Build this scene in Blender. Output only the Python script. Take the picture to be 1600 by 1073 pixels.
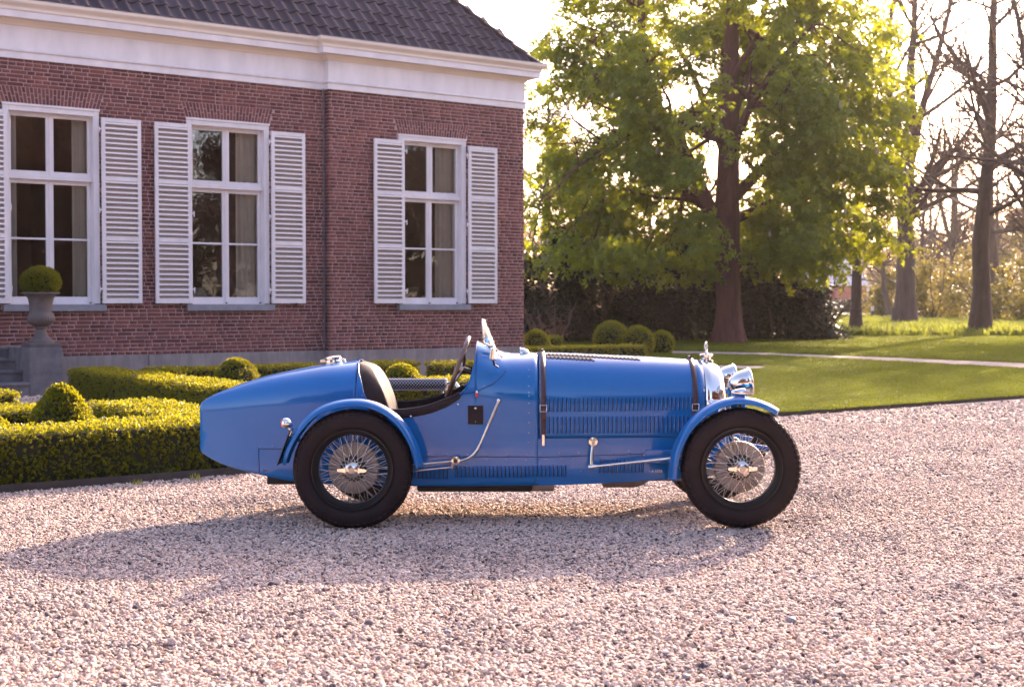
import bpy, bmesh, math, random
import numpy as np
from mathutils import Vector, Matrix, Euler

random.seed(7); RNG = np.random.default_rng(7)
PI = math.pi; R = math.radians
for o in list(bpy.data.objects): bpy.data.objects.remove(o)
scene = bpy.context.scene
COL = scene.collection

# ------------------------------------------------------------------ camera
CAM_H = 1.39; F_PX = 2130.0; PITCH = math.atan(62.5 / F_PX)
cam_d = bpy.data.cameras.new('camera'); cam = bpy.data.objects.new('camera', cam_d); COL.objects.link(cam)
cam.location = (0, 0, CAM_H); cam.rotation_euler = (PI / 2 - PITCH, 0, 0)
cam_d.sensor_width = 36; cam_d.lens = F_PX / 1600 * 36; cam_d.clip_end = 3000; cam_d.clip_start = 0.1
cam_d.dof.use_dof = True; cam_d.dof.focus_distance = 8.65; cam_d.dof.aperture_fstop = 4.2
scene.camera = cam

# ------------------------------------------------------------------ sky, sun, exposure
SUN_DIR = Vector((1.09, 2.05, 1.0)).normalized()
SUN_EL = math.asin(SUN_DIR.z); SUN_AZ = math.atan2(SUN_DIR.x, SUN_DIR.y)
world = bpy.data.worlds.new('World'); scene.world = world; world.use_nodes = True
wn = world.node_tree; bg = wn.nodes['Background']
sky = wn.nodes.new('ShaderNodeTexSky'); sky.sky_type = 'NISHITA'; sky.sun_disc = False
sky.sun_elevation = SUN_EL; sky.sun_rotation = SUN_AZ
sky.air_density = 1.0; sky.dust_density = 3.2; sky.ozone_density = 1.0; sky.altitude = 0
tint = wn.nodes.new('ShaderNodeMix'); tint.data_type = 'RGBA'; tint.blend_type = 'MULTIPLY'; tint.inputs[0].default_value = 1.0; tint.inputs[7].default_value = (1.13, 0.95, 0.99, 1)   # the photograph's warm pink white balance
wn.links.new(sky.outputs[0], tint.inputs[6]); wn.links.new(tint.outputs[2], bg.inputs[0]); bg.inputs[1].default_value = 0.15
sun_d = bpy.data.lights.new('sun', 'SUN'); sun = bpy.data.objects.new('sun', sun_d); COL.objects.link(sun)
sun_d.energy = 3.6; sun_d.angle = R(0.6); sun_d.color = (1.0, 0.77, 0.57)
sun.rotation_euler = (-SUN_DIR).to_track_quat('-Z', 'Y').to_euler(); sun.location = (20, 40, 30)
scene.view_settings.view_transform = 'Standard'; scene.view_settings.look = 'None'
scene.view_settings.gamma = 1.0; scene.view_settings.exposure = 2.2
try: scene.view_settings.use_curve_mapping = False
except Exception: pass
scene.render.engine = 'CYCLES'
scene.cycles.max_bounces = 8; scene.cycles.transparent_max_bounces = 12
scene.render.resolution_x = 1024; scene.render.resolution_y = 686

# ------------------------------------------------------------------ helpers
def ray(px, py):
    a = (px - 800) / F_PX; b = -(py - 536.5) / F_PX; c, s = math.cos(PITCH), math.sin(PITCH)
    return np.array([a, c + b * s, -s + b * c])
def ground(px, py, z=0.0):
    r = ray(px, py); p = r * ((z - CAM_H) / r[2]); p[2] = z; return p
def at(px, py, Y):
    r = ray(px, py); p = r * (Y / r[1]); p[2] += CAM_H; return p
def proj(p):
    c, s = math.cos(PITCH), math.sin(PITCH); z = p[2] - CAM_H
    dep = p[1] * c - z * s; up = p[1] * s + z * c
    return 800 + F_PX * p[0] / dep, 536.5 - F_PX * up / dep, dep

def link(o, parent=None):
    COL.objects.link(o)
    if parent is not None: o.parent = parent
    return o
def empty(name, loc=(0, 0, 0), rz=0, parent=None):
    o = bpy.data.objects.new(name, None); o.empty_display_size = 0.2; o.location = loc; o.rotation_euler = (0, 0, rz)
    return link(o, parent)
def tag(o, label=None, cat=None, group=None, kind=None):
    if label: o['label'] = label
    if cat: o['category'] = cat
    if group: o['group'] = group
    if kind: o['kind'] = kind
    return o

def sharpen(me, ang=38):
    bm = bmesh.new(); bm.from_mesh(me); a = R(ang)
    for f in bm.faces: f.smooth = True
    for e in bm.edges:
        if len(e.link_faces) == 2:
            try:
                if e.calc_face_angle() > a: e.smooth = False
            except Exception: pass
    bm.to_mesh(me); bm.free()

class MB:
    """collects vertices and faces of one mesh"""
    def __init__(self): self.v = []; self.f = []
    def add(self, vs, fs):
        n = len(self.v); self.v += [tuple(map(float, p)) for p in vs]; self.f += [tuple(i + n for i in f) for f in fs]; return self
    def box(self, x0, x1, y0, y1, z0, z1):
        return self.add([(x0,y0,z0),(x1,y0,z0),(x1,y1,z0),(x0,y1,z0),(x0,y0,z1),(x1,y0,z1),(x1,y1,z1),(x0,y1,z1)],
            [(0,3,2,1),(4,5,6,7),(0,1,5,4),(1,2,6,5),(2,3,7,6),(3,0,4,7)])
    def grid(self, rows, closed_u=False, closed_v=False):
        """rows: list of equally long lists of points"""
        nr, nc = len(rows), len(rows[0]); n = len(self.v)
        for r in rows: self.v += [tuple(map(float, p)) for p in r]
        for i in range(nr - (0 if closed_v else 1)):
            for j in range(nc - (0 if closed_u else 1)):
                a = n + i * nc + j; b = n + i * nc + (j + 1) % nc
                c = n + ((i + 1) % nr) * nc + (j + 1) % nc; d = n + ((i + 1) % nr) * nc + j
                self.f.append((a, b, c, d))
        return self
    def tube(self, pts, rad, seg=8, cap=True, closed=False):
        pts = [Vector(p) for p in pts]; m = len(pts)
        if not hasattr(rad, '__len__'): rad = [rad] * m
        rows = []; prev = None
        for i, p in enumerate(pts):
            if closed: t = pts[(i + 1) % m] - pts[i - 1]
            else: t = pts[min(i + 1, m - 1)] - pts[max(i - 1, 0)]
            t.normalize()
            if prev is None:
                ref = Vector((0, 0, 1)) if abs(t.z) < 0.9 else Vector((1, 0, 0)); u = t.cross(ref).normalized()
            else:
                u = (prev - t * prev.dot(t)).normalized()
            prev = u; w = t.cross(u)
            rows.append([p + (u * math.cos(2*PI*k/seg) + w * math.sin(2*PI*k/seg)) * rad[i] for k in range(seg)])
        n = len(self.v); self.grid(rows, True, closed)
        if cap and not closed:
            self.f.append(tuple(n + k for k in range(seg))[::-1]); self.f.append(tuple(n + (m - 1) * seg + k for k in range(seg)))
        return self
    def lathe(self, prof, seg=32, origin=(0,0,0), axis='z', cap=False):
        """prof: list of (radius, height along axis)"""
        rows = []
        for r, h in prof:
            row = []
            for k in range(seg):
                a = 2*PI*k/seg; c, s = r*math.cos(a), r*math.sin(a)
                p = {'z': (c, s, h), 'y': (c, h, s), 'x': (h, c, s)}[axis]
                row.append((p[0]+origin[0], p[1]+origin[1], p[2]+origin[2]))
            rows.append(row)
        n = len(self.v); self.grid(rows, True)
        if cap:
            self.f.append(tuple(n + k for k in range(seg))); self.f.append(tuple(n + (len(prof)-1)*seg + k for k in range(seg)))
        return self
    def mesh(self, name, mat=None, smooth=None, weld=False, fixn=True):
        me = bpy.data.meshes.new(name); me.from_pydata(self.v, [], self.f)
        if weld or fixn:
            bm = bmesh.new(); bm.from_mesh(me)
            if weld: bmesh.ops.remove_doubles(bm, verts=bm.verts, dist=weld)
            if fixn: bmesh.ops.recalc_face_normals(bm, faces=bm.faces)
            bm.to_mesh(me); bm.free()
        if mat: me.materials.append(mat)
        if smooth: sharpen(me, smooth)
        return me
    def obj(self, name, mat=None, parent=None, smooth=None, bevel=0, weld=False, loc=None, fixn=True, seg=2):
        o = bpy.data.objects.new(name, self.mesh(name, mat, smooth, weld, fixn))
        if loc is not None: o.location = loc
        if bevel:
            b = o.modifiers.new('bevel', 'BEVEL'); b.width = bevel; b.segments = seg; b.limit_method = 'ANGLE'; b.angle_limit = R(40); b.harden_normals = False
        return link(o, parent)
def inst(name, me, parent=None, loc=(0,0,0), rot=(0,0,0), scl=(1,1,1)):
    o = bpy.data.objects.new(name, me); o.location = loc; o.rotation_euler = rot; o.scale = scl
    return link(o, parent)
def copy_tree(o, parent=None):
    c = o.copy(); COL.objects.link(c); c.parent = parent
    for ch in list(o.children): copy_tree(ch, c)
    return c

def np_mesh(name, V, F, mat=None, rnd=None, smooth=False):
    """V (n,3), F (m,k) arrays, rnd: float per vertex"""
    me = bpy.data.meshes.new(name); k = F.shape[1]
    me.vertices.add(len(V)); me.vertices.foreach_set('co', np.ascontiguousarray(V, dtype=np.float32).ravel())
    me.loops.add(F.size); me.loops.foreach_set('vertex_index', np.ascontiguousarray(F, dtype=np.int32).ravel())
    me.polygons.add(len(F)); me.polygons.foreach_set('loop_start', np.arange(0, F.size, k, dtype=np.int32))
    try: me.polygons.foreach_set('loop_total', np.full(len(F), k, dtype=np.int32))
    except Exception: pass
    if smooth: me.polygons.foreach_set('use_smooth', np.ones(len(F), dtype=bool))
    if rnd is not None:
        a = me.attributes.new('rnd', 'FLOAT', 'POINT'); a.data.foreach_set('value', np.ascontiguousarray(rnd, dtype=np.float32))
    me.update(calc_edges=True)
    if mat: me.materials.append(mat)
    return me

def rot_from_normal(N, spin):
    """(n,3) normals -> (n,3,3) matrices whose columns are x,y,z=N with random spin"""
    N = N / np.linalg.norm(N, axis=1, keepdims=True)
    ref = np.where(np.abs(N[:, 2:3]) < 0.9, np.array([[0, 0, 1.0]]), np.array([[1.0, 0, 0]]))
    u = np.cross(ref, N); u /= np.linalg.norm(u, axis=1, keepdims=True); w = np.cross(N, u)
    c, s = np.cos(spin)[:, None], np.sin(spin)[:, None]
    return np.stack([u * c + w * s, -u * s + w * c, N], axis=2)
def scatter_template(TV, TF, P, M, S):
    """copies template verts TV, faces TF at P with matrices M and scale S"""
    n, k = len(P), len(TV)
    V = np.einsum('nij,kj->nki', M, TV) * S[:, None, None] + P[:, None, :]
    F = TF[None, :, :] + (np.arange(n) * k)[:, None, None]
    return V.reshape(-1, 3), F.reshape(-1, TF.shape[1])

# ------------------------------------------------------------------ materials
def newmat(name):
    m = bpy.data.materials.new(name); m.use_nodes = True
    return m, m.node_tree, m.node_tree.nodes['Principled BSDF']
def noise(nt, scale, detail=4, rough=0.55, coord='Object', sx=None):
    tc = nt.nodes.new('ShaderNodeTexCoord'); n = nt.nodes.new('ShaderNodeTexNoise')
    n.inputs['Scale'].default_value = scale; n.inputs['Detail'].default_value = detail; n.inputs['Roughness'].default_value = rough
    src = nt.nodes.new('ShaderNodeNewGeometry').outputs['Position'] if coord == 'World' else tc.outputs[coord]
    if sx:
        mp = nt.nodes.new('ShaderNodeMapping'); mp.inputs['Scale'].default_value = sx; nt.links.new(src, mp.inputs[0]); src = mp.outputs[0]
    nt.links.new(src, n.inputs['Vector']); return n.outputs[0]
def ramp(nt, fac, stops):
    r = nt.nodes.new('ShaderNodeValToRGB'); e = r.color_ramp.elements
    while len(e) < len(stops): e.new(0.5)
    for i, (p, c) in enumerate(stops): e[i].position = p; e[i].color = (*c, 1)
    nt.links.new(fac, r.inputs[0]); return r.outputs[0]
def mixc(nt, fac, a, b, mode='MIX'):
    m = nt.nodes.new('ShaderNodeMix'); m.data_type = 'RGBA'; m.blend_type = mode
    for sock, v in ((0, fac), (6, a), (7, b)):
        if isinstance(v, (int, float)): m.inputs[sock].default_value = v
        elif isinstance(v, tuple): m.inputs[sock].default_value = (*v, 1)
        else: nt.links.new(v, m.inputs[sock])
    return m.outputs[2]
def math_n(nt, op, a, b=0.0):
    m = nt.nodes.new('ShaderNodeMath'); m.operation = op
    for i, v in enumerate((a, b)):
        if isinstance(v, (int, float)): m.inputs[i].default_value = v
        else: nt.links.new(v, m.inputs[i])
    return m.outputs[0]
def bump(nt, p, h, strength=0.3, dist=0.01):
    b = nt.nodes.new('ShaderNodeBump'); b.inputs['Strength'].default_value = strength; b.inputs['Distance'].default_value = dist
    nt.links.new(h, b.inputs['Height']); nt.links.new(b.outputs[0], p.inputs['Normal'])
def rndval(nt):
    a = nt.nodes.new('ShaderNodeAttribute'); a.attribute_name = 'rnd'
    oi = nt.nodes.new('ShaderNodeObjectInfo')
    return math_n(nt, 'FRACT', math_n(nt, 'ADD', a.outputs['Fac'], oi.outputs['Random']))
def scl(c, k): return tuple(min(1, x * k) for x in c)

def mat_basic(name, col, rough=0.5, metal=0.0, var=0.15, nscale=6, bmp=0.0, bscale=40, coat=0.0, bdist=0.005, spec=None, coord='Object', sx=None):
    m, nt, p = newmat(name)
    n = noise(nt, nscale, 5, 0.6, coord, sx)
    nt.links.new(ramp(nt, n, [(0.3, scl(col, 1 - var)), (0.7, scl(col, 1 + var))]), p.inputs['Base Color'])
    p.inputs['Roughness'].default_value = rough; p.inputs['Metallic'].default_value = metal
    if coat: p.inputs['Coat Weight'].default_value = coat; p.inputs['Coat Roughness'].default_value = 0.04
    if spec is not None: p.inputs['Specular IOR Level'].default_value = spec
    if bmp: bump(nt, p, noise(nt, bscale, 5, 0.6, coord, sx), bmp, bdist)
    return m
def mat_leaf(name, dark, light, trans, tw=0.5, rough=0.5, spec=0.4):
    m, nt, p = newmat(name)
    r = rndval(nt)
    c = ramp(nt, r, [(0.0, dark), (1.0, light)])
    nt.links.new(c, p.inputs['Base Color']); p.inputs['Roughness'].default_value = rough; p.inputs['Specular IOR Level'].default_value = spec
    t = nt.nodes.new('ShaderNodeBsdfTranslucent')
    tcol = mixc(nt, r, scl(trans, 0.75), trans); nt.links.new(tcol, t.inputs[0])
    mx = nt.nodes.new('ShaderNodeMixShader'); mx.inputs[0].default_value = tw
    nt.links.new(p.outputs[0], mx.inputs[1]); nt.links.new(t.outputs[0], mx.inputs[2])
    nt.links.new(mx.outputs[0], nt.nodes['Material Output'].inputs[0]); return m

M = {}
# car
def car_paint():
    m, nt, p = newmat('blue_paint')
    n = noise(nt, 3, 3, 0.5)
    nt.links.new(ramp(nt, n, [(0.3, (0.0, 0.108, 0.345)), (0.7, (0.0, 0.120, 0.38))]), p.inputs['Base Color'])
    p.inputs['Roughness'].default_value = 0.38; p.inputs['Coat Weight'].default_value = 1.0; p.inputs['Coat Roughness'].default_value = 0.012; p.inputs['Coat IOR'].default_value = 1.44
    p.inputs['Specular IOR Level'].default_value = 0.08
    bump(nt, p, noise(nt, 5, 2, 0.5), 0.04, 0.02)
    b = nt.nodes.new('ShaderNodeBump'); b.inputs['Strength'].default_value = 0.05; b.inputs['Distance'].default_value = 0.02
    nt.links.new(noise(nt, 3.0, 2, 0.5), b.inputs['Height']); nt.links.new(b.outputs[0], p.inputs['Coat Normal'])
    return m
M['paint'] = car_paint()
M['chrome'] = mat_basic('chrome', (0.72, 0.69, 0.66), 0.07, 1.0, 0.03)
M['nickel'] = mat_basic('nickel', (0.62, 0.58, 0.53), 0.16, 1.0, 0.06, 12)
M['steel'] = mat_basic('brushed_steel', (0.42, 0.38, 0.35), 0.34, 1.0, 0.15, 30)
M['alu'] = mat_basic('cast_aluminium', (0.30, 0.255, 0.23), 0.55, 0.7, 0.15, 20, 0.2, 80)
M['rubber'] = mat_basic('tyre_rubber', (0.013, 0.0072, 0.0092), 0.62, 0, 0.5, 7, 0.15, 120, 0, 0.002, 0.22)
M['black'] = mat_basic('black_enamel', (0.010, 0.009, 0.010), 0.32, 0, 0.2, 10)
M['dark'] = mat_basic('dark_underside', (0.022, 0.018, 0.018), 0.75, 0, 0.3, 9)
M['leather'] = mat_basic('brown_black_leather', (0.022, 0.013, 0.014), 0.55, 0, 0.25, 14, 0.35, 160, 0, 0.002, 0.16)
M['strap'] = mat_basic('brown_strap_leather', (0.045, 0.016, 0.014), 0.5, 0, 0.3, 40, 0.3, 200, 0, 0.001)
M['wood'] = mat_basic('steering_wood', (0.11, 0.055, 0.035), 0.3, 0, 0.3, 30, 0, 40, 0.6)
M['seam'] = mat_basic('panel_gap', (0.004, 0.012, 0.05), 0.6, 0, 0.1)
M['slot'] = mat_basic('louvre_opening', (0.004, 0.004, 0.006), 0.8, 0, 0.1)
M['red'] = mat_basic('red_lamp', (0.45, 0.03, 0.02), 0.2, 0, 0.1)
M['brass'] = mat_basic('brass', (0.5, 0.32, 0.12), 0.35, 1.0, 0.2, 20)
def perforated():
    m, nt, p = newmat('perforated_sleeve')
    tc = nt.nodes.new('ShaderNodeTexCoord'); sp = nt.nodes.new('ShaderNodeSeparateXYZ'); nt.links.new(tc.outputs['UV'], sp.inputs[0])
    def cell(du, dv):
        u = math_n(nt, 'FRACT', math_n(nt, 'ADD', math_n(nt, 'MULTIPLY', sp.outputs[0], 20.0), du)); v = math_n(nt, 'FRACT', math_n(nt, 'ADD', math_n(nt, 'MULTIPLY', sp.outputs[1], 10.0), dv))
        u = math_n(nt, 'SUBTRACT', u, 0.5); v = math_n(nt, 'SUBTRACT', v, 0.5)
        d = math_n(nt, 'ADD', math_n(nt, 'MULTIPLY', u, u), math_n(nt, 'MULTIPLY', v, v))
        return math_n(nt, 'LESS_THAN', d, 0.085)
    h = math_n(nt, 'MAXIMUM', cell(0, 0), cell(0.5, 0.5))
    nt.links.new(mixc(nt, h, (0.30, 0.27, 0.28), (0.008, 0.007, 0.008)), p.inputs['Base Color'])
    p.inputs['Roughness'].default_value = 0.45; p.inputs['Metallic'].default_value = 0.35
    return m
M['perf'] = perforated()
def lensglass():
    m, nt, p = newmat('clear_glass')
    fr = nt.nodes.new('ShaderNodeFresnel'); fr.inputs[0].default_value = 1.5
    g = nt.nodes.new('ShaderNodeBsdfGlossy'); g.inputs['Roughness'].default_value = 0.01; g.inputs[0].default_value = (1, 1, 1, 1)
    t = nt.nodes.new('ShaderNodeBsdfTransparent'); t.inputs[0].default_value = (0.93, 0.93, 0.92, 1)
    mx = nt.nodes.new('ShaderNodeMixShader'); nt.links.new(fr.outputs[0], mx.inputs[0]); nt.links.new(t.outputs[0], mx.inputs[1]); nt.links.new(g.outputs[0], mx.inputs[2])
    nt.links.new(mx.outputs[0], nt.nodes['Material Output'].inputs[0]); return m
M['glass'] = lensglass()
def windowglass():
    m, nt, p = newmat('window_glass')
    fr = nt.nodes.new('ShaderNodeFresnel'); fr.inputs[0].default_value = 1.62
    f2 = math_n(nt, 'MULTIPLY', fr.outputs[0], 1.9)      # two surfaces of the pane
    g = nt.nodes.new('ShaderNodeBsdfGlossy'); g.inputs['Roughness'].default_value = 0.012; g.inputs[0].default_value = (1, 1, 1, 1)
    b = nt.nodes.new('ShaderNodeBump'); b.inputs['Strength'].default_value = 0.25; b.inputs['Distance'].default_value = 0.01
    nt.links.new(noise(nt, 2.2, 2, 0.5), b.inputs['Height']); nt.links.new(b.outputs[0], g.inputs['Normal'])
    t = nt.nodes.new('ShaderNodeBsdfTransparent'); t.inputs[0].default_value = (0.88, 0.88, 0.86, 1)
    mx = nt.nodes.new('ShaderNodeMixShader'); nt.links.new(f2, mx.inputs[0]); nt.links.new(t.outputs[0], mx.inputs[1]); nt.links.new(g.outputs[0], mx.inputs[2])
    nt.links.new(mx.outputs[0], nt.nodes['Material Output'].inputs[0]); return m
M['wglass'] = windowglass()
# house
def brick_mat():
    m, nt, p = newmat('brick')
    c = ramp(nt, rndval(nt), [(0.0, (0.098, 0.036, 0.036)), (0.45, (0.170, 0.063, 0.057)), (0.8, (0.210, 0.081, 0.070)), (1.0, (0.138, 0.060, 0.060))])
    n = noise(nt, 30, 5, 0.65, 'World'); c = mixc(nt, 1.0, c, ramp(nt, n, [(0.3, (0.72, 0.72, 0.74)), (0.7, (1.15, 1.12, 1.1))]), 'MULTIPLY')
    n2 = noise(nt, 0.8, 6, 0.65, 'World'); c = mixc(nt, 1.0, c, ramp(nt, n2, [(0.3, (0.70, 0.69, 0.70)), (0.5, (1.0, 1.0, 1.0)), (0.72, (1.18, 1.15, 1.13))]), 'MULTIPLY')
    nt.links.new(c, p.inputs['Base Color']); p.inputs['Roughness'].default_value = 0.9; p.inputs['Specular IOR Level'].default_value = 0.25
    bump(nt, p, noise(nt, 60, 4), 0.4, 0.004); return m
M['brick'] = brick_mat()
M['mortar'] = mat_basic('lime_mortar', (0.42, 0.285, 0.27), 0.95, 0, 0.2, 3, 0.4, 90)
M['white'] = mat_basic('white_wood_paint', (0.66, 0.61, 0.615), 0.45, 0, 0.10, 3.5, 0.12, 24, sx=(1.0, 1.0, 0.35))
M['cream'] = mat_basic('cream_wood_paint', (0.68, 0.60, 0.53), 0.45, 0, 0.05, 1.7, 0.05, 30)
M['slat'] = mat_basic('slat_paint_shaded', (0.40, 0.345, 0.33), 0.45, 0, 0.05, 4)  # white shutter paint darkened: shade on the slat faces put into the colour
M['nose'] = mat_basic('slat_paint_lit', (0.80, 0.75, 0.76), 0.42, 0, 0.04, 4)  # same white paint lightened: skylight on the front edges put into the colour
M['lead'] = mat_basic('lead_flashing', (0.13, 0.12, 0.14), 0.5, 0.3, 0.15, 5)
M['bluestone'] = mat_basic('bluestone_sill', (0.20, 0.20, 0.23), 0.65, 0, 0.15, 7, 0.2, 60)
def plinth_mat():
    m, nt, p = newmat('rendered_plinth')
    n = noise(nt, 1.4, 6, 0.65); c = ramp(nt, n, [(0.3, (0.17, 0.145, 0.14)), (0.7, (0.27, 0.235, 0.225))])
    n2 = noise(nt, 3.0, 4, 0.6, 'Object', (3, 3, 0.5)); c = mixc(nt, 1.0, c, ramp(nt, n2, [(0.35, (0.8, 0.79, 0.8)), (0.6, (1.05, 1.05, 1.05))]), 'MULTIPLY')
    nt.links.new(c, p.inputs['Base Color']); p.inputs['Roughness'].default_value = 0.9; bump(nt, p, noise(nt, 40, 5), 0.25, 0.006); return m
M['plinth'] = plinth_mat()
M['stone'] = mat_basic('weathered_stone', (0.125, 0.115, 0.125), 0.8, 0, 0.3, 5, 0.4, 50)
M['iron_urn'] = mat_basic('cast_iron_urn', (0.095, 0.075, 0.072), 0.7, 0, 0.25, 7, 0.3, 60)
def tile_mat():
    m, nt, p = newmat('roof_tile')
    c = ramp(nt, rndval(nt), [(0.0, (0.038, 0.027, 0.035)), (1.0, (0.068, 0.050, 0.060))])
    n = noise(nt, 9, 5, 0.65); c = mixc(nt, 1.0, c, ramp(nt, n, [(0.3, (0.75, 0.75, 0.75)), (0.75, (1.3, 1.25, 1.2))]), 'MULTIPLY')
    nt.links.new(c, p.inputs['Base Color']); p.inputs['Roughness'].default_value = 0.72; p.inputs['Specular IOR Level'].default_value = 0.25; bump(nt, p, noise(nt, 50, 4), 0.2, 0.004); return m
M['tile'] = tile_mat()
M['curtain'] = mat_basic('cream_curtain', (0.80, 0.74, 0.68), 0.9, 0, 0.06, 5)
M['room'] = mat_basic('dim_room_wall', (0.26, 0.14, 0.095), 0.8, 0, 0.2, 1.5)
M['bronze'] = mat_basic('dull_bronze', (0.20, 0.12, 0.08), 0.4, 0.6, 0.2, 12)
M['sail'] = mat_basic('pale_shade', (0.55, 0.48, 0.40), 0.8, 0, 0.1, 8)
# ground
def gravel_mat(name, stones):
    m, nt, p = newmat(name)
    stops = [(0.0, (0.06, 0.05, 0.058)), (0.08, (0.17, 0.14, 0.145)), (0.18, (0.40, 0.32, 0.28)), (0.5, (0.55, 0.432, 0.362)), (0.8, (0.64, 0.515, 0.428)), (0.93, (0.56, 0.38, 0.29)), (1.0, (0.74, 0.64, 0.58))]
    if stones:
        c = ramp(nt, rndval(nt), stops)
        n = noise(nt, 0.75, 6, 0.68, 'World'); c = mixc(nt, 1.0, c, ramp(nt, n, [(0.32, (0.58, 0.57, 0.61)), (0.45, (0.92, 0.91, 0.91)), (0.7, (1.12, 1.08, 1.05))]), 'MULTIPLY')
        n = noise(nt, 260, 3, 0.6, 'World'); c = mixc(nt, 1.0, c, ramp(nt, n, [(0.3, (0.85, 0.85, 0.86)), (0.7, (1.08, 1.07, 1.06))]), 'MULTIPLY')
    else:
        tc = nt.nodes.new('ShaderNodeTexCoord'); v = nt.nodes.new('ShaderNodeTexVoronoi'); v.inputs['Scale'].default_value = 42
        nt.links.new(tc.outputs['Object'], v.inputs['Vector'])
        sp = nt.nodes.new('ShaderNodeSeparateColor'); nt.links.new(v.outputs['Color'], sp.inputs[0])
        c = ramp(nt, sp.outputs[0], stops)
        n = noise(nt, 0.7, 5, 0.6); c = mixc(nt, 1.0, c, ramp(nt, n, [(0.3, (0.85, 0.84, 0.85)), (0.7, (1.05, 1.03, 1.02))]), 'MULTIPLY')
        h = math_n(nt, 'SUBTRACT', 1.0, v.outputs['Distance']); bump(nt, p, h, 1.0, 0.02)
    nt.links.new(c, p.inputs['Base Color']); p.inputs['Roughness'].default_value = 0.85; p.inputs['Specular IOR Level'].default_value = 0.3
    return m
M['gravel'] = gravel_mat('gravel_ground', False); M['pebble'] = gravel_mat('gravel_pebble', True)
M['path'] = mat_basic('path_grit', (0.27, 0.21, 0.19), 0.95, 0, 0.18, 2.5, 0.5, 60)
def lawn_mat(name, a, b, c2):
    m, nt, p = newmat(name)
    n = noise(nt, 0.8, 6, 0.65); c = ramp(nt, n, [(0.3, a), (0.55, b), (0.75, c2)])
    n2 = noise(nt, 60, 4, 0.7); c = mixc(nt, 1.0, c, ramp(nt, n2, [(0.3, (0.6, 0.6, 0.6)), (0.7, (1.25, 1.25, 1.2))]), 'MULTIPLY')
    nt.links.new(c, p.inputs['Base Color']); p.inputs['Roughness'].default_value = 0.9; p.inputs['Specular IOR Level'].default_value = 0.2
    bump(nt, p, noise(nt, 90, 3, 0.7), 0.8, 0.03); return m
M['lawn'] = lawn_mat('lawn_turf', (0.034, 0.058, 0.006), (0.056, 0.080, 0.009), (0.082, 0.098, 0.012))
M['meadow'] = lawn_mat('rough_grass', (0.06, 0.07, 0.018), (0.10, 0.11, 0.03), (0.16, 0.15, 0.05))
M['soil'] = mat_basic('parterre_soil', (0.085, 0.065, 0.055), 0.95, 0, 0.3, 4, 0.6, 30)
M['edging'] = mat_basic('dark_edging', (0.045, 0.035, 0.032), 0.8, 0, 0.3, 8)
M['bark'] = mat_basic('chestnut_bark', (0.112, 0.041, 0.038), 0.95, 0, 0.35, 5, 0.9, 14, 0, 0.05, None, 'Object', (1, 1, 0.18))
M['bark2'] = mat_basic('grey_brown_bark', (0.092, 0.055, 0.044), 0.95, 0, 0.3, 5, 0.8, 14, 0, 0.05, None, 'Object', (1, 1, 0.2))
M['chestnut'] = mat_leaf('chestnut_leaf', (0.034, 0.058, 0.008), (0.082, 0.118, 0.016), (0.62, 0.66, 0.02), 0.48, 0.5, 0.3)
M['box'] = mat_leaf('boxwood_leaf', (0.020, 0.038, 0.005), (0.064, 0.086, 0.010), (0.55, 0.50, 0.012), 0.45, 0.45, 0.4)
M['boxcore'] = mat_basic('boxwood_twigs', (0.018, 0.020, 0.008), 0.95, 0, 0.3, 20, 0.5, 40)
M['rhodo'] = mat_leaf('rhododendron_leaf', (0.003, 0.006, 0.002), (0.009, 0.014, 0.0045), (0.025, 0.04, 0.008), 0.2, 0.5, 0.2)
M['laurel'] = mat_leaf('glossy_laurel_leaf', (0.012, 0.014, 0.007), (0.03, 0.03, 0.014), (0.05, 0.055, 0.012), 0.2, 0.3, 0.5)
M['shrubleaf'] = mat_leaf('spring_shrub_leaf', (0.070, 0.080, 0.014), (0.12, 0.12, 0.03), (0.32, 0.26, 0.035), 0.5, 0.5, 0.3)
M['budleaf'] = mat_leaf('spring_bud', (0.13, 0.085, 0.04), (0.17, 0.12, 0.05), (0.28, 0.175, 0.08), 0.5, 0.6, 0.2)
M['redleaf'] = mat_leaf('copper_leaf', (0.09, 0.045, 0.032), (0.15, 0.075, 0.05), (0.28, 0.13, 0.08), 0.4, 0.6, 0.2)
M['grass'] = mat_leaf('grass_blade', (0.028, 0.054, 0.005), (0.066, 0.096, 0.009), (0.23, 0.27, 0.010), 0.45, 0.5, 0.25)
M['weed'] = mat_leaf('undergrowth_leaf', (0.05, 0.075, 0.016), (0.11, 0.14, 0.035), (0.36, 0.40, 0.05), 0.45, 0.5, 0.3)
M['candle'] = mat_basic('chestnut_blossom', (0.34, 0.25, 0.19), 0.8, 0, 0.15, 20)
M['barn'] = mat_basic('barn_red_paint', (0.30, 0.05, 0.045), 0.8, 0, 0.15, 2)
M['barnroof'] = mat_basic('pale_barn_roof', (0.55, 0.50, 0.50), 0.5, 0.1, 0.1, 1)
M['deadleaf'] = mat_basic('dry_leaf', (0.06, 0.04, 0.035), 0.8, 0, 0.3, 20)

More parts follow.
